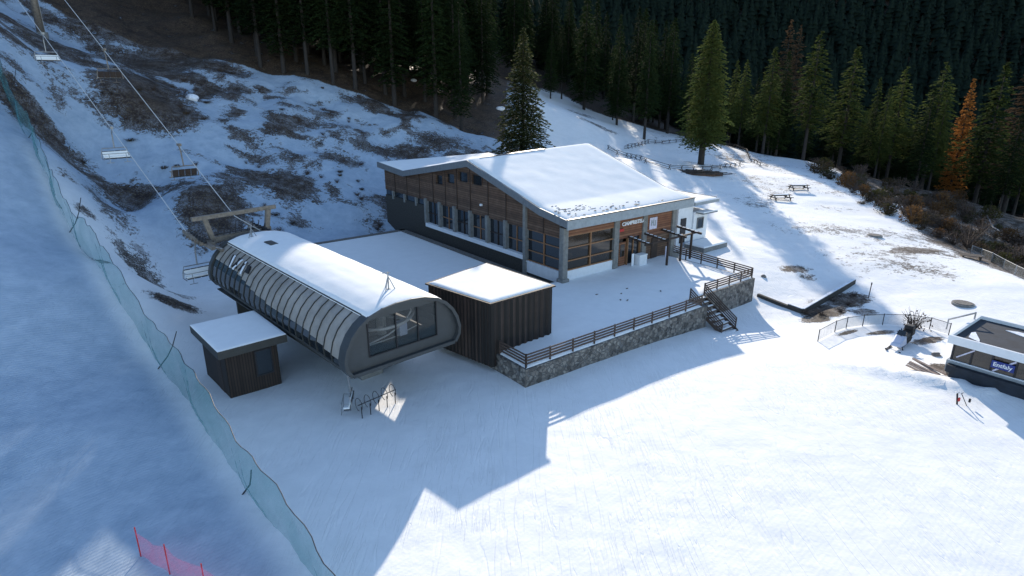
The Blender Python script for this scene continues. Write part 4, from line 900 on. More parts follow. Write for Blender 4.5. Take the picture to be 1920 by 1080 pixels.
# bullwheel inside
wh = MB(); ring = [(math.cos(a)*1.95+.1, 2.9+math.sin(a)*1.95, 4.55+.18*math.cos(a)) for a in np.linspace(0, 2*math.pi, 33)]; wh.tube(ring, .11, 6, caps=False)
for a in np.linspace(0, 2*math.pi, 7)[:-1]: wh.bar((.1, 2.9, 4.6), (math.cos(a)*1.9+.1, 2.9+math.sin(a)*1.9, 4.55), .12, .12)
wh.tube([(.1,2.9,3.4),(.1,2.9,5.1)], .3, 10); P(wh, 'bullwheel', M['rope'], sta, smooth=False)
mb = MB(); mb.tube([(-2.2,.9,3.9),(-.6,1.0,4.1),(.6,1.1,4.5),(1.2,1.2,5.1),(1.1,1.3,5.45)], .05, 6); mb.tube([(-2.2,1.2,3.7),(0,1.2,3.75),(1.6,1.3,4.0)], .04, 6); P(mb, 'guide_tube', M['rope'], sta)
mb = MB(); mb.box(.2,.75,1.0,1.5,3.75,4.6); P(mb, 'drive_cover', M['hood'], sta, bevel=.05)
# snow on the roof
top = subsec(sec[6:12], 3)
def rfn(u, v):
    xx = -2.42+u*5.2; y = .0+v*(SL-.2); return (xx, y, sech(xx)+rise(y)+.05)
snow_sheet(sta, 'roof_snow', rfn, 18, 50, thick=.13, amp=.04)
mb = MB(); mb.box(-.9, -.3, 15.9, 17.2, 6.5, 6.75); P(mb, 'roof_hatch', M['station_dark'], sta, bevel=.06)
def tripod(x, y, h):
    z = sech(x)+rise(y)+.05; m_ = MB(); top_ = (x, y, z+h)
    for a in (90, 210, 330): m_.tube([(x+.42*math.cos(R(a)), y+.42*math.sin(R(a)), z), top_], .03, 5)
    m_.tube([(x, y, z), (x, y, z+h*1.25)], .045, 5); m_.tube([(x-.3, y+.1, z+h*1.2), (x+.15, y-.05, z+h*1.2)], .03, 5); m_.box(x-.1, x+.1, y-.1, y+.1, z, z+.15)
    P(m_, 'anchor_tripod', M['grey_metal'], sta)
tripod(.3, 2.1, .95); tripod(-.9, SL-1.6, .75)
# black and white marks on the glass flank
def mark(mb, y, u, w_, du, sl=0.):
    """slanted bar on the barrel flank: y position, u along section 0..1"""
    i0 = int(u*25); i1 = min(25, int((u+du)*25)); s_ = left[i0:i1+1]
    pr = []
    for k, (x, z) in enumerate(s_):
        yy = y+sl*k/max(1, len(s_)-1); pr.append((x, yy, z))
    V, n = [], len(pr)
    for (x, yy, z) in pr:
        for w2 in (-w_/2, w_/2): V.append((x-.09, yy+w2, z+.05+rise(yy)))
    for (x, yy, z) in pr:
        for w2 in (-w_/2, w_/2): V.append((x-.06, yy+w2, z+.03+rise(yy)))
    fs = [(2*i, 2*i+1, 2*i+3, 2*i+2) for i in range(n-1)]+[(2*n+2*i, 2*n+2*i+2, 2*n+2*i+3, 2*n+2*i+1) for i in range(n-1)]
    mb.add(V, fs)
lgm = MB(); lgw = MB(); yb = 17.6
for k, (dy, sl) in enumerate(((0,.45),(-.55,-.45),(-1.15,.45),(-1.7,-.4))): mark(lgm, yb+dy, .60, .22, .26, sl)
for dy, sl in ((-.25,.4),(-.85,-.4),(-2.3,.35)): mark(lgw, yb+dy, .58, .26, .26, sl)
for dy in (-2.9,-3.15): mark(lgm, yb+dy, .66, .3, .14, .3)
P(lgm, 'emblem_dark', M['rubber'], sta); P(lgw, 'emblem_light', M['letter'], sta)
# supports, and an added wall that stops sun passing under the station
mb = MB(); mb.box(2.6, 2.8, 5.0, SL-1, -.6, ZB); mb.box(-2.6, 2.9, SL-1.2, SL-1, -.6, ZB+.3); P(mb, 'sun_block_wall', M['station_dark'], sta)
mb = MB(); mb.box(-.8, .8, 4.2, 6.4, -.5, ZB+.1); P(mb, 'support_column', M['concrete'], sta, bevel=.1)
mb = MB(); mb.box(-.7, .7, 15.6, 17.4, -.5, ZB+.4); P(mb, 'support_column', M['concrete'], sta, bevel=.1)
mb = MB(); mb.box(-2.3, -.6, .35, 1.2, ZB-.32, ZB-.04); P(mb, 'drive_housing', M['station_dark'], sta, bevel=.05)
# gantry and entry arms at the back
zt = 8.1; yb2 = SL+1.2
mb = MB(); mb.bar((-4.2, yb2, zt), (2.4, yb2+.2, zt+.1), .3, .3); mb.bar((-2.9, yb2, 6.3), (1.7, yb2, 6.5), .42, .42)
mb.bar((-2.9, yb2, 6.3), (-3.3, yb2, zt), .35, .35); mb.bar((1.4, yb2, 6.5), (1.7, yb2, zt), .35, .35); P(mb, 'gantry', M['tan_metal'], sta)
mb = MB(); mb.box(-2.6, 1.2, yb2-.15, yb2+.1, 6.7, 6.75)
for k in range(9): mb.bar((-2.5+k*.45, yb2, 6.5), (-2.3+k*.45, yb2, 7.6-.3*(k % 3)), .05, .05)
P(mb, 'grip_rack', M['dark_metal'], sta)
for x_ in (-3.9, 1.0):
    mb = MB(); mb.bar((x_+.3, SL-1, 6.15), (x_-.2, SL+4.0, 6.7), .3, .28); mb.bar((x_+.9, SL-1, 5.9), (x_+.5, SL+3.2, 6.3), .22, .2)
    for k in range(6): mb.bar((x_-.25, SL+.3+k*.65, 6.35), (x_+.85, SL+.3+k*.65, 6.2), .12, .25)
    P(mb, 'entry_arm', M['tan_metal'], sta)
    mb = MB()
    for k in range(7):
        y_ = SL-.2+k*.6; mb.tube([(x_-.1, y_, 6.62), (x_+.08, y_, 6.62)], .2, 10)
    P(mb, 'sheave', M['rubber'], sta)
mb = MB(); mb.box(-2.6, 2.6, SL-.3, SL-.2, ZB+.5, 5.6); P(mb, 'rear_wall', M['station_dark'], sta)
mb = MB(); mb.bar((-.9, yb2, 6.2), (-.7, SL-.3, 4.2), .4, .4); mb.bar((.9, yb2, 6.2), (.7, SL-.3, 4.2), .4, .4); P(mb, 'brace', M['tan_metal'], sta)

# ------------------------------------------------------------------ ropes, chairs, tower
RD = Vector((-1.192, 1.293, .709)).normalized()
def plane_pt(px, py, y): return aty(px, py, y)
PA = aty(362, 452, LT(-12.0, 25.4).y); PB = aty(440, 405, LT(-8.0, 26.2).y)
def rope_fit(P0, tgt):
    """direction of the rope: from P0 so that it passes above the same hillside as the pixels show"""
    best = None
    for az in np.linspace(-52, -32, 81):
        for sl_ in np.linspace(10, 30, 81):
            d = Vector((math.sin(R(az))*math.cos(R(sl_)), math.cos(R(az))*math.cos(R(sl_)), math.sin(R(sl_)))); e = 0
            for (px, py) in tgt:
                r_ = Vector(ray(px, py)).normalized(); n_ = d.cross(r_); e += (abs(n_.dot(P0-Vector((0,0,CAM_H))))/n_.length)**2
            e += .00002*(az+42.7)**2+.0002*(sl_-21.5)**2
            if best is None or e < best[0]: best = (e, d, az, sl_)
    return best
fa = rope_fit(PA, [(205,243),(75,55)]); fb = rope_fit(PB, [(330,290),(195,97),(132,5)])
print('rope', fa[0], fa[2:], fb[0], fb[2:], PA, PB)
def near_t(P0, d, px, py):
    r_ = Vector(ray(px, py)); o_ = Vector((0,0,CAM_H)); w0 = P0-o_; a = d.dot(d); b_ = d.dot(r_); c_ = r_.dot(r_); dd = d.dot(w0); e_ = r_.dot(w0)
    return (b_*e_-c_*dd)/(a*c_-b_*b_)
def rope(name, P0, d, L_, label, tail):
    m_ = MB(); pts = [tail, P0]+[P0+d*(L_*k/24)-Vector((0,0,1.6*math.sin(math.pi*min(1, k/18)))) *0 for k in range(1, 25)]
    m_.tube(pts, .032, 5); o = m_.build(name, M['rope']); tag(o, label, 'haul rope', 'haul ropes of the chairlift'); return o
inv = sta.matrix_basis
def stp(x, y, z): return inv@Vector((x, y, z))
rope('haul_rope', PA, fa[1], 110, 'left haul rope of the chairlift carrying the snow covered chairs', stp(-3.0, SL-1, 6.0))
rope('haul_rope', PB, fb[1], 110, 'right haul rope of the chairlift carrying the bare brown chairs', stp(1.2, SL-1, 6.0))
def make_chair(label, snowy):
    c = thing('lift_chair', label, 'lift chair', (0,0,0), 0, 'chairs hanging on the chairlift')
    fm = M['grey_metal'] if snowy else M['tan_metal']
    mb = MB(); mb.tube([(0,.05,.12),(0,.12,-.1),(0,-.15,-.5),(0,-.25,-1.6),(0,-.25,-1.75)], .055, 6); mb.box(-.12,.12,-.28,.3,-.05,.16); P(mb, 'hanger', fm, c)
    mb = MB(); mb.tube([(-1.12,.35,-2.75),(-1.15,-.3,-2.7),(-1.1,-.38,-2.3),(-1.0,-.3,-1.78),(1.0,-.3,-1.78),(1.1,-.38,-2.3),(1.15,-.3,-2.7),(1.12,.35,-2.75)], .045, 6); P(mb, 'frame', fm, c)
    mb = MB()
    for k in range(4): x = -1.02+k*.52; mb.box(x, x+.47, -.28, .28, -2.74, -2.64)
    P(mb, 'seat', M['pad'], c, bevel=.04)
    mb = MB()
    for k in range(4): x = -1.02+k*.52; mb.add([(x,-.3,-2.62),(x+.47,-.3,-2.62),(x+.47,-.46,-2.05),(x,-.46,-2.05),(x,-.22,-2.62),(x+.47,-.22,-2.62),(x+.47,-.38,-2.05),(x,-.38,-2.05)], [(0,3,2,1),(4,5,6,7),(0,1,5,4),(1,2,6,5),(2,3,7,6),(3,0,4,7)])
    P(mb, 'backrest', M['pad'] if snowy else M['wood_dark'], c)
    mb = MB(); mb.tube([(-1.08,-.2,-2.3),(-1.05,.4,-2.25),(1.05,.4,-2.25),(1.08,-.2,-2.3)], .03, 5)
    for x in (-.7, .7): mb.tube([(x,.4,-2.25),(x,.5,-3.05)], .025, 5); mb.tube([(x-.3,.5,-3.05),(x+.3,.5,-3.05)], .03, 5)
    P(mb, 'safety_bar', fm if snowy else M['tan_metal'], c)
    if snowy:
        mb = MB(); mb.box(-1.05, 1.05, -.24, .30, -2.635, -2.5); P(mb, 'snow', M['snow'], c, bevel=.05)
        mb = MB(); mb.add([(-1.03,-.21,-2.5),(1.03,-.21,-2.5),(1.03,-.35,-2.1),(-1.03,-.35,-2.1),(-1.03,-.12,-2.5),(1.03,-.12,-2.5),(1.03,-.31,-2.1),(-1.03,-.31,-2.1)], [(0,3,2,1),(4,5,6,7),(0,1,5,4),(1,2,6,5),(2,3,7,6),(3,0,4,7)]); P(mb, 'snow', M['snow'], c)
    else:
        mb = MB(); mb.box(-1.0, 1.0, -.2, .2, -2.635, -2.6); P(mb, 'snow', M['snow_thin'], c)
    return c
azr = math.atan2(-fa[1].x, fa[1].y)   # yaw of the rope direction
ch = make_chair('snow filled four seat chair, middle one on the left rope', True); t_ = near_t(PA, fa[1], 203, 243); ch.location = PA+fa[1]*t_; ch.rotation_euler = (0,0,azr+math.pi)
c2 = copy_thing(ch); c2['label'] = 'snow filled four seat chair, uppermost on the left rope, near the tower'; t_ = near_t(PA, fa[1], 85, 62); c2.location = PA+fa[1]*t_
c3 = copy_thing(ch); c3['label'] = 'snow filled four seat chair just entering the back of the lift station'; c3.location = PA+fa[1]*(-.3)
br = make_chair('bare brown chair seen from behind, lower one on the right rope', False); t_ = near_t(PB, fb[1], 330, 276); br.location = PB+fb[1]*t_; br.rotation_euler = (0,0,azr)
b2 = copy_thing(br); b2['label'] = 'bare brown chair seen from behind, upper one on the right rope over dark ground'; t_ = near_t(PB, fb[1], 197, 93); b2.location = PB+fb[1]*t_
# a chair parked under the front of the station
cf = make_chair('chair with frosted frame hanging low under the front corner of the lift station', True); cf.location = stp(-3.3, 1.4, ZB-.05); cf.rotation_euler = (0, 0, ROT+SROT+R(55)); cf.scale = (.62,.7,.85)
tw_t = near_t(PA, fa[1], 70, 40)
tp = ground(78, 66, 70, 200)
tw = thing('lift_tower', 'tubular steel chairlift tower standing at the top left of the slope', 'lift tower', tp, azr)
mb = MB(); mb.tube([(0,0,-1),(0,0,12)], [.55,.42], 14); P(mb, 'mast', M['tan_metal'], tw, smooth=True)
mb = MB(); mb.tube([(0,0,-.6),(0,0,.35)], .9, 12); P(mb, 'footing', M['concrete'], tw)
mb = MB(); mb.bar((-3.2,0,11.8),(3.2,0,11.8),.4,.45); P(mb, 'cross_arm', M['tan_metal'], tw)
for x in (-2.9, 2.9):
    mb = MB(); mb.bar((x,-1.8,12.1),(x,1.8,12.1),.15,.3)
    for k in range(6): mb.tube([(x-.1,-1.6+k*.64,12.35),(x+.1,-1.6+k*.64,12.35)], .22, 10)
    P(mb, 'sheave_train', M['grey_metal'], tw)
mb = MB(); mb.tube([(.5,-.3,0),(.46,-.3,11.5)], .03, 4)
for k in range(24): mb.tube([(.3,-.45,.5+k*.45),(.6,-.15,.5+k*.45)], .02, 4)
P(mb, 'ladder', M['grey_metal'], tw)

# ------------------------------------------------------------------ high green safety net along the piste
nf = thing('safety_net', 'long high green safety net between the shaded piste and the lift corridor', 'safety net', (NET[6][0], NET[6][1], 0))
o0 = nf.location
line = []
for p, q in zip(NET[:-1], NET[1:]):
    n = max(2, int((Vector(q)-Vector(p)).length/.6))
    for k in range(n): a = Vector(p).lerp(Vector(q), k/n); line.append(a)
line.append(Vector(NET[-1]))
NH = 3.3
V, Fc = [], []; K = 9
zz = hgt([a.x for a in line], [a.y for a in line]); s_acc = 0; prev = None
for i, a in enumerate(line):
    if prev is not None: s_acc += (a-prev).length
    prev = a; d = (line[min(i+1, len(line)-1)]-line[max(i-1, 0)]); d.z = 0; d.normalize(); nr = Vector((d.y, -d.x, 0))
    top_h = NH-.35*abs(math.sin(s_acc/9.*math.pi))*-1-.25
    if a.y < 30: top_h *= .6+.4*(max(0, a.y-16)/14)
    for k in range(K):
        f = k/(K-1); off = .5*math.sin(f*math.pi)*(.4+.6*math.sin(s_acc*.7))+.1*math.sin(s_acc*2.1+k); V.append((a.x+nr.x*off*.7-o0.x, a.y+nr.y*off*.7-o0.y, zz[i]-.15+f*top_h))
for i in range(len(line)-1):
    for k in range(K-1): Fc.append((i*K+k, (i+1)*K+k, (i+1)*K+k+1, i*K+k+1))
mb = MB(); mb.add(V, Fc); P(mb, 'netting', M['net'], nf, smooth=True)
mb = MB(); mb.tube([V[i*K+K-1] for i in range(len(line))], .02, 4); P(mb, 'top_rope', M['dark_metal'], nf)
mb = MB(); mb.tube([V[i*K] for i in range(len(line))], .03, 4); P(mb, 'bottom_rope', M['dark_metal'], nf)
for px, py, l in [(12,190,4.2),(45,268,4.2),(128,448,4.3),(297,690,3.2),(500,903,1.5)]:
    i = min(range(len(line)), key=lambda k: (lambda q: (q[0]-px)**2+(q[1]-py)**2)((960+F_PX*line[k].x/(line[k].y*math.cos(PITCH)-(zz[k]-CAM_H)*math.sin(PITCH)), 540-F_PX*(line[k].y*math.sin(PITCH)+(zz[k]-CAM_H)*math.cos(PITCH))/(line[k].y*math.cos(PITCH)-(zz[k]-CAM_H)*math.sin(PITCH)))))
    a = line[i]-o0; a.z = zz[i]; d = (line[min(i+1, len(line)-1)]-line[max(i-1, 0)]); d.z = 0; d.normalize(); nr = Vector((d.y, -d.x, 0)); nr = nr if nr.x > 0 else -nr
    mb = MB(); lean = 1.0 if l > 3 else .2
    mb.tube([a-nr*.5+Vector((0,0,-.2)), a+nr*lean*.4+Vector((0,0,.45*l*.5)), a+nr*lean*.8+Vector((0,0,.7*l*.6)), a+nr*lean*1.2+Vector((0,0,l*.72))], [.04,.04,.035,.03], 6); P(mb, 'post', M['dark_metal'], nf)
# red fence bottom left
rp = [(265,1047,80),(319,1079,74),(388,1118,76),(459,1160,84)]
gp = [ground(a, b_, 12, 60) for a, b_, _ in rp]
rf = thing('red_net_fence', 'low red safety fence of thin posts and pink netting at the piste bottom', 'fence', gp[0])
for p in gp: mb = MB(); l = p-gp[0]; mb.tube([l+Vector((0,0,-.3)), l+Vector((.02,0,1.42))], .024, 6); P(mb, 'post', M['red'], rf)
V, Fc = [], []
for j in range(31):
    s = j/10; i = min(2, int(s)); f = s-i; p = gp[i].lerp(gp[i+1], f)-gp[0]
    for k in range(5): V.append((p.x+.06*math.sin(j+k), p.y, p.z+.03+(1.28-.22*math.sin(math.pi*f))*k/4))
for j in range(30):
    for k in range(4): Fc.append((j*5+k, (j+1)*5+k, (j+1)*5+k+1, j*5+k+1))
mb = MB(); mb.add(V, Fc); P(mb, 'netting', M['net_red'], rf)

# ------------------------------------------------------------------ bike rack
b0, b1 = atz(676,786), atz(741,757)
bd = (b1-b0).normalized(); bang = math.atan2(bd.y, bd.x); bl = (b1-b0).length
bk = thing('bike_rack', 'grey metal bicycle rack with curled loops standing in the snow before the lift station', 'bicycle rack', b0, bang)
for i in range(5):
    x = .12+i*(bl-.1)/4; z0 = .0
    mb = MB(); loop = []
    for a in np.linspace(0, 1, 15):
        an_ = R(-60)+a*R(300); loop.append((x-.18+.34*math.cos(an_)*.55, -.05+.16*math.sin(an_*1.0), .95+.34*math.sin(an_)))
    mb.tube([(x, 0, -.2), (x, 0, .72)], .028, 6); mb.tube([(x, 0, .72)]+loop, .020, 5); P(mb, 'loop', M['dark_metal'], bk)
mb = MB(); mb.tube([(-.1, 0, .9), (bl+.1, 0, .9)], .026, 6); P(mb, 'crossbar', M['dark_metal'], bk)

# ------------------------------------------------------------------ glazed ticket cabin at the right
k0 = Vector((28.0, 35.8, 0)); 
cb = thing('glazed_cabin', 'flat roofed cabin with white fascia and a band of windows at the right edge', 'cabin', k0, ROT)
CL = 7.5; CW = 5.2
mb = MB(); mb.box(0, CW, -CL, 0, -.8, .45); P(mb, 'foundation', M['concrete'], cb)
mb = MB(); mb.box(-.1, CW+.05, -CL, .1, .45, 1.15); P(mb, 'lower_wall', M['fascia'], cb)
mb = MB(); mb.box(.05, .1, -CL, -.05, 1.15, 2.25); mb.box(.1, CW-.1, -.1, -.05, 1.15, 2.25); P(mb, 'window_glass', M['glass_warm'], cb)
for y in (-.08, -1.1, -2.15, -3.35, -4.5, -5.9, -7.4): mb = MB(); mb.box(-.02, .05, y-.06, y+.04, 1.15, 2.25); P(mb, 'window_post', M['dark_metal'], cb)
mb = MB(); mb.box(-.06, .05, -CL, 0, 1.15, 1.2); P(mb, 'window_sill', M['letter'], cb)
mb = MB(); mb.box(-.5, -.1, -5.0, -.05, .5, .98); mb.box(-.5, -.4, -4.8, -.3, .1, .5); P(mb, 'bench', M['roofing'], cb)
mb = MB(); mb.box(-.25, -.1, -CL, .25, 2.32, 2.85); mb.box(-.1, CW+.25, .1, .25, 2.32, 2.85); mb.box(CW+.1, CW+.25, -CL, .1, 2.25, 2.85); P(mb, 'fascia', M['white'], cb)
mb = MB(); mb.box(-.1, CW+.1, -CL, .1, 2.4, 2.62); P(mb, 'roof', M['roofing'], cb)
mb = MB(); mb.prism([(3.4,-5),(4.3,-6),(4.4,-2.2),(4.1,-1.6),(3.7,-2.6)], 2.62, 2.66); mb.prism([(.5,-1.2),(.9,-1.1),(2.2,-.5),(1.9,-.35),(.9,-.5)], 2.62, 2.65); P(mb, 'snow_patch', M['snow_thin'], cb)
mb = MB(); mb.box(.1, CW-.1, -CL, -CL+.1, 1.15, 2.3); mb.box(CW-.1, CW, -CL, 0, 1.15, 2.3); P(mb, 'rear_wall', M['station_dark'], cb)
mb = MB(); mb.box(-.12, -.07, -3.32, -2.17, 1.5, 1.96); sb = P(mb, 'sign_board', M['blue_sign'], cb)
text_mesh('sign_text', 'Entfaly', .36, M['letter'], sb, (-.14, -2.74, 1.74), (R(90), 0, R(-90)), .01, .006)
mb = MB(); mb.bar((-.02,-1.2,2.2),(-.02,-.35,1.45),.02,.08); mb.bar((-.02,-3.3,2.2),(-.02,-2.3,1.25),.02,.1); P(mb, 'shutter_strap', M['poster'], cb)
mb = MB(); mb.bar((2.6,1.2,2.9),(4.2,.2,3.3),.07,.09); mb.bar((4.2,.2,2.2),(4.2,.2,3.35),.08,.08); mb.bar((2.6,1.2,2.2),(2.6,1.2,2.95),.07,.07); P(mb, 'lamp_bracket', M['grey_metal'], cb)
mb = MB(); mb.box(-.5,.0,-6.9,-6.4,1.0,1.35); P(mb, 'letter_box', M['poster'], cb)
pl = thing('plank_stack', 'pale planks and broken boards leaning in the snow at the corner of the glazed cabin', 'planks', k0+B*(-.9)+A*.9, ROT)
for i in range(5):
    mb = MB(); a = rnd.uniform(-.3,.3); mb.bar((-.2+.22*i, -.9+a, .02+.04*i), (.1+.25*i+a, 1.1, .28+.05*i), .2, .05); P(mb, 'plank', M['plank_pale'], pl)

# ------------------------------------------------------------------ snowmobile in front of the bare bush
sp = ground(1688, 650, 20, 80)
sm_ = thing('snowmobile', 'parked snowmobile with pale blue hood and dark seat left of the glazed cabin', 'snowmobile', sp, R(132))
for x in (-.45, .45):
    mb = MB(); mb.box(x-.08, x+.08, .6, 1.5, .02, .07); mb.add([(x-.08,1.5,.02),(x+.08,1.5,.02),(x+.06,1.8,.2),(x-.06,1.8,.2),(x-.08,1.5,.07),(x+.08,1.5,.07),(x+.06,1.78,.24),(x-.06,1.78,.24)], [(0,1,2,3),(4,7,6,5),(0,3,7,4),(1,5,6,2),(2,6,7,3)]); P(mb, 'ski', M['rubber'], sm_)
    mb = MB(); mb.tube([(x,1.0,.07),(x*.55,.85,.5)], .04, 6); P(mb, 'suspension', M['dark_metal'], sm_)
mb = MB(); mb.extr([(-1.5,.05),(-1.75,.3),(-1.5,.5),(.3,.5),(.5,.25),(.3,.05)], -.24, .24); P(mb, 'track', M['rubber'], sm_, bevel=.04)
mb = MB(); mb.add([(-.38,1.35,.35),(.38,1.35,.35),(.46,.3,.35),(-.46,.3,.35),(-.26,1.25,.62),(.26,1.25,.62),(.36,.3,1.0),(-.36,.3,1.0)], [(0,3,2,1),(4,5,6,7),(0,1,5,4),(1,2,6,5),(2,3,7,6),(3,0,4,7)]); P(mb, 'hood', M['hood'], sm_, bevel=.08)
mb = MB(); mb.box(-.24,.24,-1.3,.25,.5,.85); P(mb, 'seat', M['pad'], sm_, bevel=.09)
mb = MB(); mb.box(-.34,.34,-1.75,-1.1,.55,.95); mb.box(-.3,.3,-1.7,-1.15,.95,1.3); P(mb, 'luggage_box', M['rubber'], sm_, bevel=.06)
mb = MB(); mb.tube([(-.36,.2,1.15),(0,.35,1.1),(.36,.2,1.15)], .03, 6); mb.tube([(0,.35,1.1),(0,.45,.9)], .04, 6); P(mb, 'handlebar', M['dark_metal'], sm_)
mb = MB(); mb.add([(-.3,.5,1.0),(.3,.5,1.0),(.24,.28,1.32),(-.24,.28,1.32)], [(0,1,2,3)]); P(mb, 'windscreen', M['glass'], sm_)
# pair of skis standing in the snow
for a, b_, tp_, lab in (((1795,760), None, (1795,738), 'dark ski planted in the snow, left one of the pair before the cabin'), ((1815,762), None, (1803,738), 'dark ski planted in the snow, right one of the pair before the cabin')):
    p = atz(*a); e = thing('ski', lab, 'ski', p, R(20)); top_ = aty(*tp_, p.y+.25)-p; top_ = Matrix.Rotation(-R(20), 3, 'Z')@top_
    mb = MB(); mb.bar((0,0,-.1), top_, .09, .03); mb.bar(top_, top_+Vector((.0,-.08,.1)), .08, .02); P(mb, 'blade', M['rubber'], e)
    mb = MB(); mb.box(-.05,.05,-.05,.03,.28,.5); P(mb, 'binding', M['red'] if 'left' in lab else M['dark_metal'], e)

# ------------------------------------------------------------------ fences and low walls to the right
def fence_run(name, label, pts, h, panels, m_pan, m_post, cat='fence', pr=.04, top=True):
    gp = [ground(*p, 20, 180) if len(p) == 2 else Vector(p) for p in pts]; e = thing(name, label, cat, gp[0])
    for p in gp: l = p-gp[0]; mb = MB(); mb.tube([l+Vector((0,0,-.3)), l+Vector((0,0,h+.05))], pr, 6); P(mb, 'post', m_post, e)
    for i in range(len(gp)-1):
        a, b_ = gp[i]-gp[0], gp[i+1]-gp[0]
        if panels: mb = MB(); mb.add([a+Vector((0,0,.08)), b_+Vector((0,0,.08)), b_+Vector((0,0,h)), a+Vector((0,0,h))], [(0,1,2,3)]); P(mb, 'panel', m_pan(i) if callable(m_pan) else m_pan, e)
        if top: mb = MB(); mb.tube([a+Vector((0,0,h)), b_+Vector((0,0,h))], pr*.7, 5); P(mb, 'top_rail', m_post, e)
    return e
fence_run('curved_fence', 'curved fence of pale panels and wire mesh behind the snowmobile', [(1533,642),(1565,623),(1586,617),(1617,612),(1654,611),(1700,612),(1742,619),(1778,630)], .95, True, lambda i: M['gauze'] if i in (1,2,3) else M['chainlink'], M['dark_metal'], pr=.035)
fence_run('wire_fence', 'grey wire fence running down from the meadow edge at the far right', [(1820,476),(1838,483),(1858,492),(1880,504),(1902,516),(1935,532)], 1.0, True, M['chainlink'], M['grey_metal'], pr=.05)
def low_wall(name, label, pts, h, th, m, cap=True):
    gp = [ground(*p, 20, 180) for p in pts]; e = thing(name, label, 'low wall', gp[0]); mb = MB()
    for a, b_ in zip(gp[:-1], gp[1:]): mb.bar(a-gp[0]+Vector((0,0,h/2-.3)), b_-gp[0]+Vector((0,0,h/2-.3)), th, h+.6)
    P(mb, 'masonry', m, e)
    if cap:
        mb = MB()
        for a, b_ in zip(gp[:-1], gp[1:]): mb.bar(a-gp[0]+Vector((0,0,h+.02)), b_-gp[0]+Vector((0,0,h+.02)), th*.7, .06)
        P(mb, 'snow_strip', M['snow_thin'], e)
low_wall('retaining_wall', 'dark angled retaining wall at the foot of the meadow right of the terrace', [(1478,580),(1504,588),(1600,533)], .42, .35, M['render_dark'])
low_wall('retaining_wall', 'short dark retaining wall running along the snow left of the angled one', [(1420,556),(1478,580)], .25, .3, M['render_dark'], False)
mk = ground(1628, 560, 40, 90); e = thing('marker_pole', 'single thin dark pole standing on the meadow above the retaining wall', 'pole', mk)
mb = MB(); mb.tube([(0,0,-.2),(.05,0,1.5)], .04, 6); P(mb, 'pole', M['wood_dark'], e); mb = MB(); mb.tube([(.05,0,1.3),(.05,0,1.5)], .06, 6); P(mb, 'cap', M['dark_metal'], e)
put_bush('dry', ground(1712, 618, 25, 70), .8, 'bare twiggy bush growing between the snowmobile and the wire mesh fence')
# split rail fence ring and brush pile around the lone spruce
def split_rail(label, pts, seed):
    gp = [ground(*p, 70, 190) for p in pts]; rd = random.Random(seed); e = thing('split_rail_fence', label, 'fence', gp[0])
    for i, (a, b_) in enumerate(zip(gp[:-1], gp[1:])):
        n = max(1, int((b_-a).length/2.3))
        for k in range(n):
            p = a.lerp(b_, k/n)-gp[0]; q = a.lerp(b_, (k+1)/n)-gp[0]; p.z = H1(p.x+gp[0].x, p.y+gp[0].y)-gp[0].z; q.z = H1(q.x+gp[0].x, q.y+gp[0].y)-gp[0].z
            mb = MB(); mb.tube([p+Vector((-.25,0,-.1)), p+Vector((.2,0,.95))], .05, 5); mb.tube([p+Vector((.25,0,-.1)), p+Vector((-.2,0,.95))], .05, 5); P(mb, 'crossed_posts', M['logs'], e)
            mb = MB()
            for zz_ in (.3,.6,.85): mb.tube([p+Vector((0,0,zz_+rd.uniform(-.15,.1))), q+Vector((0,0,zz_+rd.uniform(-.25,.15)))], .045, 5)
            P(mb, 'rails', M['logs'], e)
split_rail('rustic log fence in front of the lone spruce, from the lodge roof to the tree', [(1140,283),(1175,296),(1210,306),(1255,318),(1300,322),(1350,318),(1395,310)], 3)
split_rail('rustic log fence behind the lone spruce at the forest edge', [(1405,300),(1398,286),(1375,277),(1340,272),(1280,268),(1215,270),(1170,282)], 4)
split_rail('short stretch of log fence right of the ring, running to the shrubby bank', [(1408,306),(1425,312),(1440,318)], 5)
bp_ = ground(1303, 326, 80, 160); e = thing('log_pile', 'long low pile of dark branches at the foot of the lone spruce', 'brush pile', bp_, R(-4))
mb = MB()
for i in range(150):
    x = rnd.gauss(0, 2.3); y = rnd.gauss(0, .7); z = max(0, .6*(1-abs(x)/5))*rnd.random(); a = rnd.gauss(0, .35); l = rnd.uniform(.6,1.8)
    mb.tube([(x-l*math.cos(a), y-l*math.sin(a), z+.02), (x+l*math.cos(a), y+l*math.sin(a), z+rnd.uniform(0,.3))], rnd.uniform(.03,.09), 5)
P(mb, 'branches', M['logs'], e); mb = MB(); mb.prism([(4.6*math.cos(a)*rnd.uniform(.85,1.1), 1.3*math.sin(a)*rnd.uniform(.85,1.1)) for a in np.linspace(0, 6.28, 22)[:-1]], -.3, .22); P(mb, 'litter', M['earth'], e)
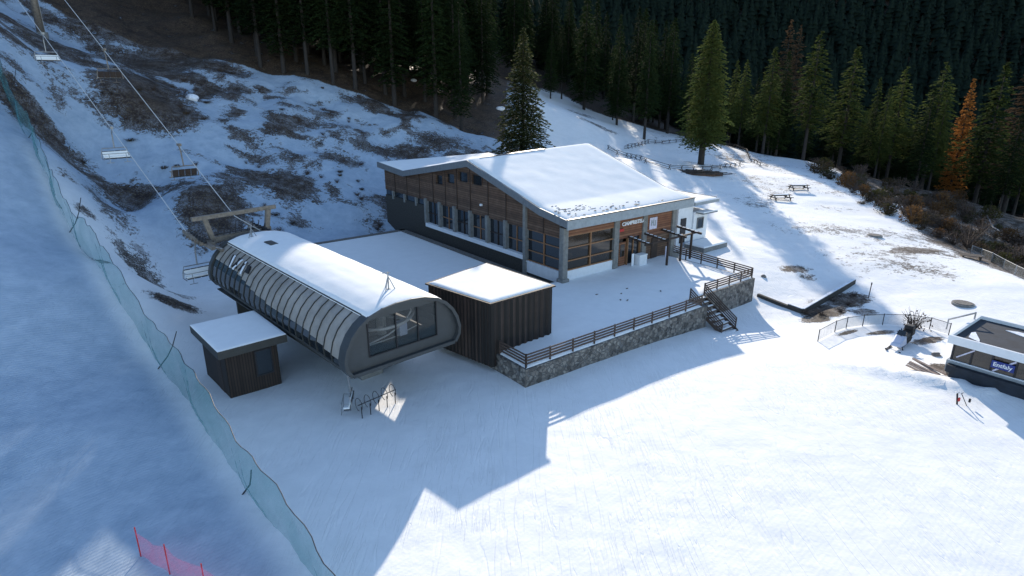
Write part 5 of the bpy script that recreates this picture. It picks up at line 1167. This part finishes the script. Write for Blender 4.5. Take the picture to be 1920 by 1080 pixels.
# snow dusted picnic tables
for px, py, lab, rz in ((1463,375,'snow dusted picnic table on the sunny meadow, nearer one',R(8)),(1497,356,'snow dusted picnic table on the sunny meadow, farther one near the bank',R(2))):
    p = ground(px, py, 60, 170); e = thing('picnic_table', lab, 'picnic table', p, rz, 'picnic tables on the meadow')
    mb = MB()
    for k in range(5): mb.box(-1.6, 1.6, -.5+k*.2, -.32+k*.2, .74, .80)
    P(mb, 'table_top', M['logs'], e)
    for y in (-1.0, .85): mb = MB(); mb.box(-1.6, 1.6, y, y+.3, .42, .48); P(mb, 'bench', M['logs'], e)
    for x in (-1.2, 1.2):
        mb = MB(); mb.bar((x,-.9,0),(x,-.25,.74),.1,.14); mb.bar((x,.9,0),(x,.25,.74),.1,.14); mb.bar((x,-.95,.38),(x,1.05,.38),.1,.12); P(mb, 'leg', M['logs'], e)
    mb = MB(); mb.box(-1.3, 1.1, -.35, .2, .803, .9); P(mb, 'snow', M['snow_thin'], e, bevel=.04)
for px, py, lab in ((1640,443,'round grey manhole cover on the open meadow'),(1805,573,'oval grey manhole cover above the glazed cabin')):
    p = ground(px, py, 30, 150); e = thing('manhole_cover', lab, 'manhole', p)
    mb = MB(); mb.tube([(0,0,-.3),(0,0,.14)], .85, 20); P(mb, 'shaft', M['concrete'], e); mb = MB(); mb.tube([(0,0,.14),(0,0,.19)], .7, 20); P(mb, 'lid', M['gravel'], e)
# wooden chute on the bank and low planks at the meadow edge
ca, cc = ground(1843, 400, 60, 180), ground(1920, 478, 50, 160); e = thing('pipe', 'pale pipe running down the dark bank at the right edge', 'pipe', ca)
mb = MB(); n = 12; mb.tube([Vector((ca.lerp(cc, k/n).x, ca.lerp(cc, k/n).y, H1(ca.lerp(cc, k/n).x, ca.lerp(cc, k/n).y)+.35))-ca for k in range(n+1)], .14, 8); P(mb, 'pipe_run', M['grey_metal'], e)
p = ground(1820, 484, 40, 120); e = thing('wooden_platform', 'small grey plank platform at the start of the wire fence', 'platform', p, R(-25))
mb = MB()
for k in range(6): mb.box(-.95, .95, -.6+k*.2, -.43+k*.2, .3, .36)
P(mb, 'boards', M['logs'], e); mb = MB(); mb.box(-.9,-.75,-.5,.5,-.3,.3); mb.box(.75,.9,-.5,.5,-.3,.3); P(mb, 'leg', M['logs'], e)
# boulders
def boulder(px, py, r, label, m='rock', sq=.6):
    p = ground(px, py, 20, 200); bm = bmesh.new(); bmesh.ops.create_icosphere(bm, subdivisions=3, radius=r); rd = random.Random(px)
    for v in bm.verts: n = .75+.5*float(vnoise(np.array([v.co.x*1.3/r+px]), np.array([v.co.y*1.3/r+v.co.z/r]), 3)[0]+.5); v.co = Vector((v.co.x*n, v.co.y*n*.8, v.co.z*n*sq))
    me_ = bpy.data.meshes.new('boulder'); bm.to_mesh(me_); bm.free(); me_.polygons.foreach_set('use_smooth', [True]*len(me_.polygons)); me_.materials.append(M[m]); o = bpy.data.objects.new('boulder', me_); COL.objects.link(o); o.location = p+Vector((0,0,r*.15))
    tag(o, label, 'boulder')
boulder(360,187,.95,'pale snow capped boulder on the dark ground between the lift and the wood','snow_thin')
boulder(938,206,.9,'pale snow capped boulder at the edge of the wood left of the speckled spruce','snow_thin')
boulder(776,152,.6,'small pale boulder between the trunks of the wood','snow_thin')
boulder(1755,668,.3,'small dark stone in the snow beside the cabin planks')
boulder(1432,520,.0+.3,'small dark stone on the snow right of the terrace corner')
print('objects', len(bpy.data.objects))
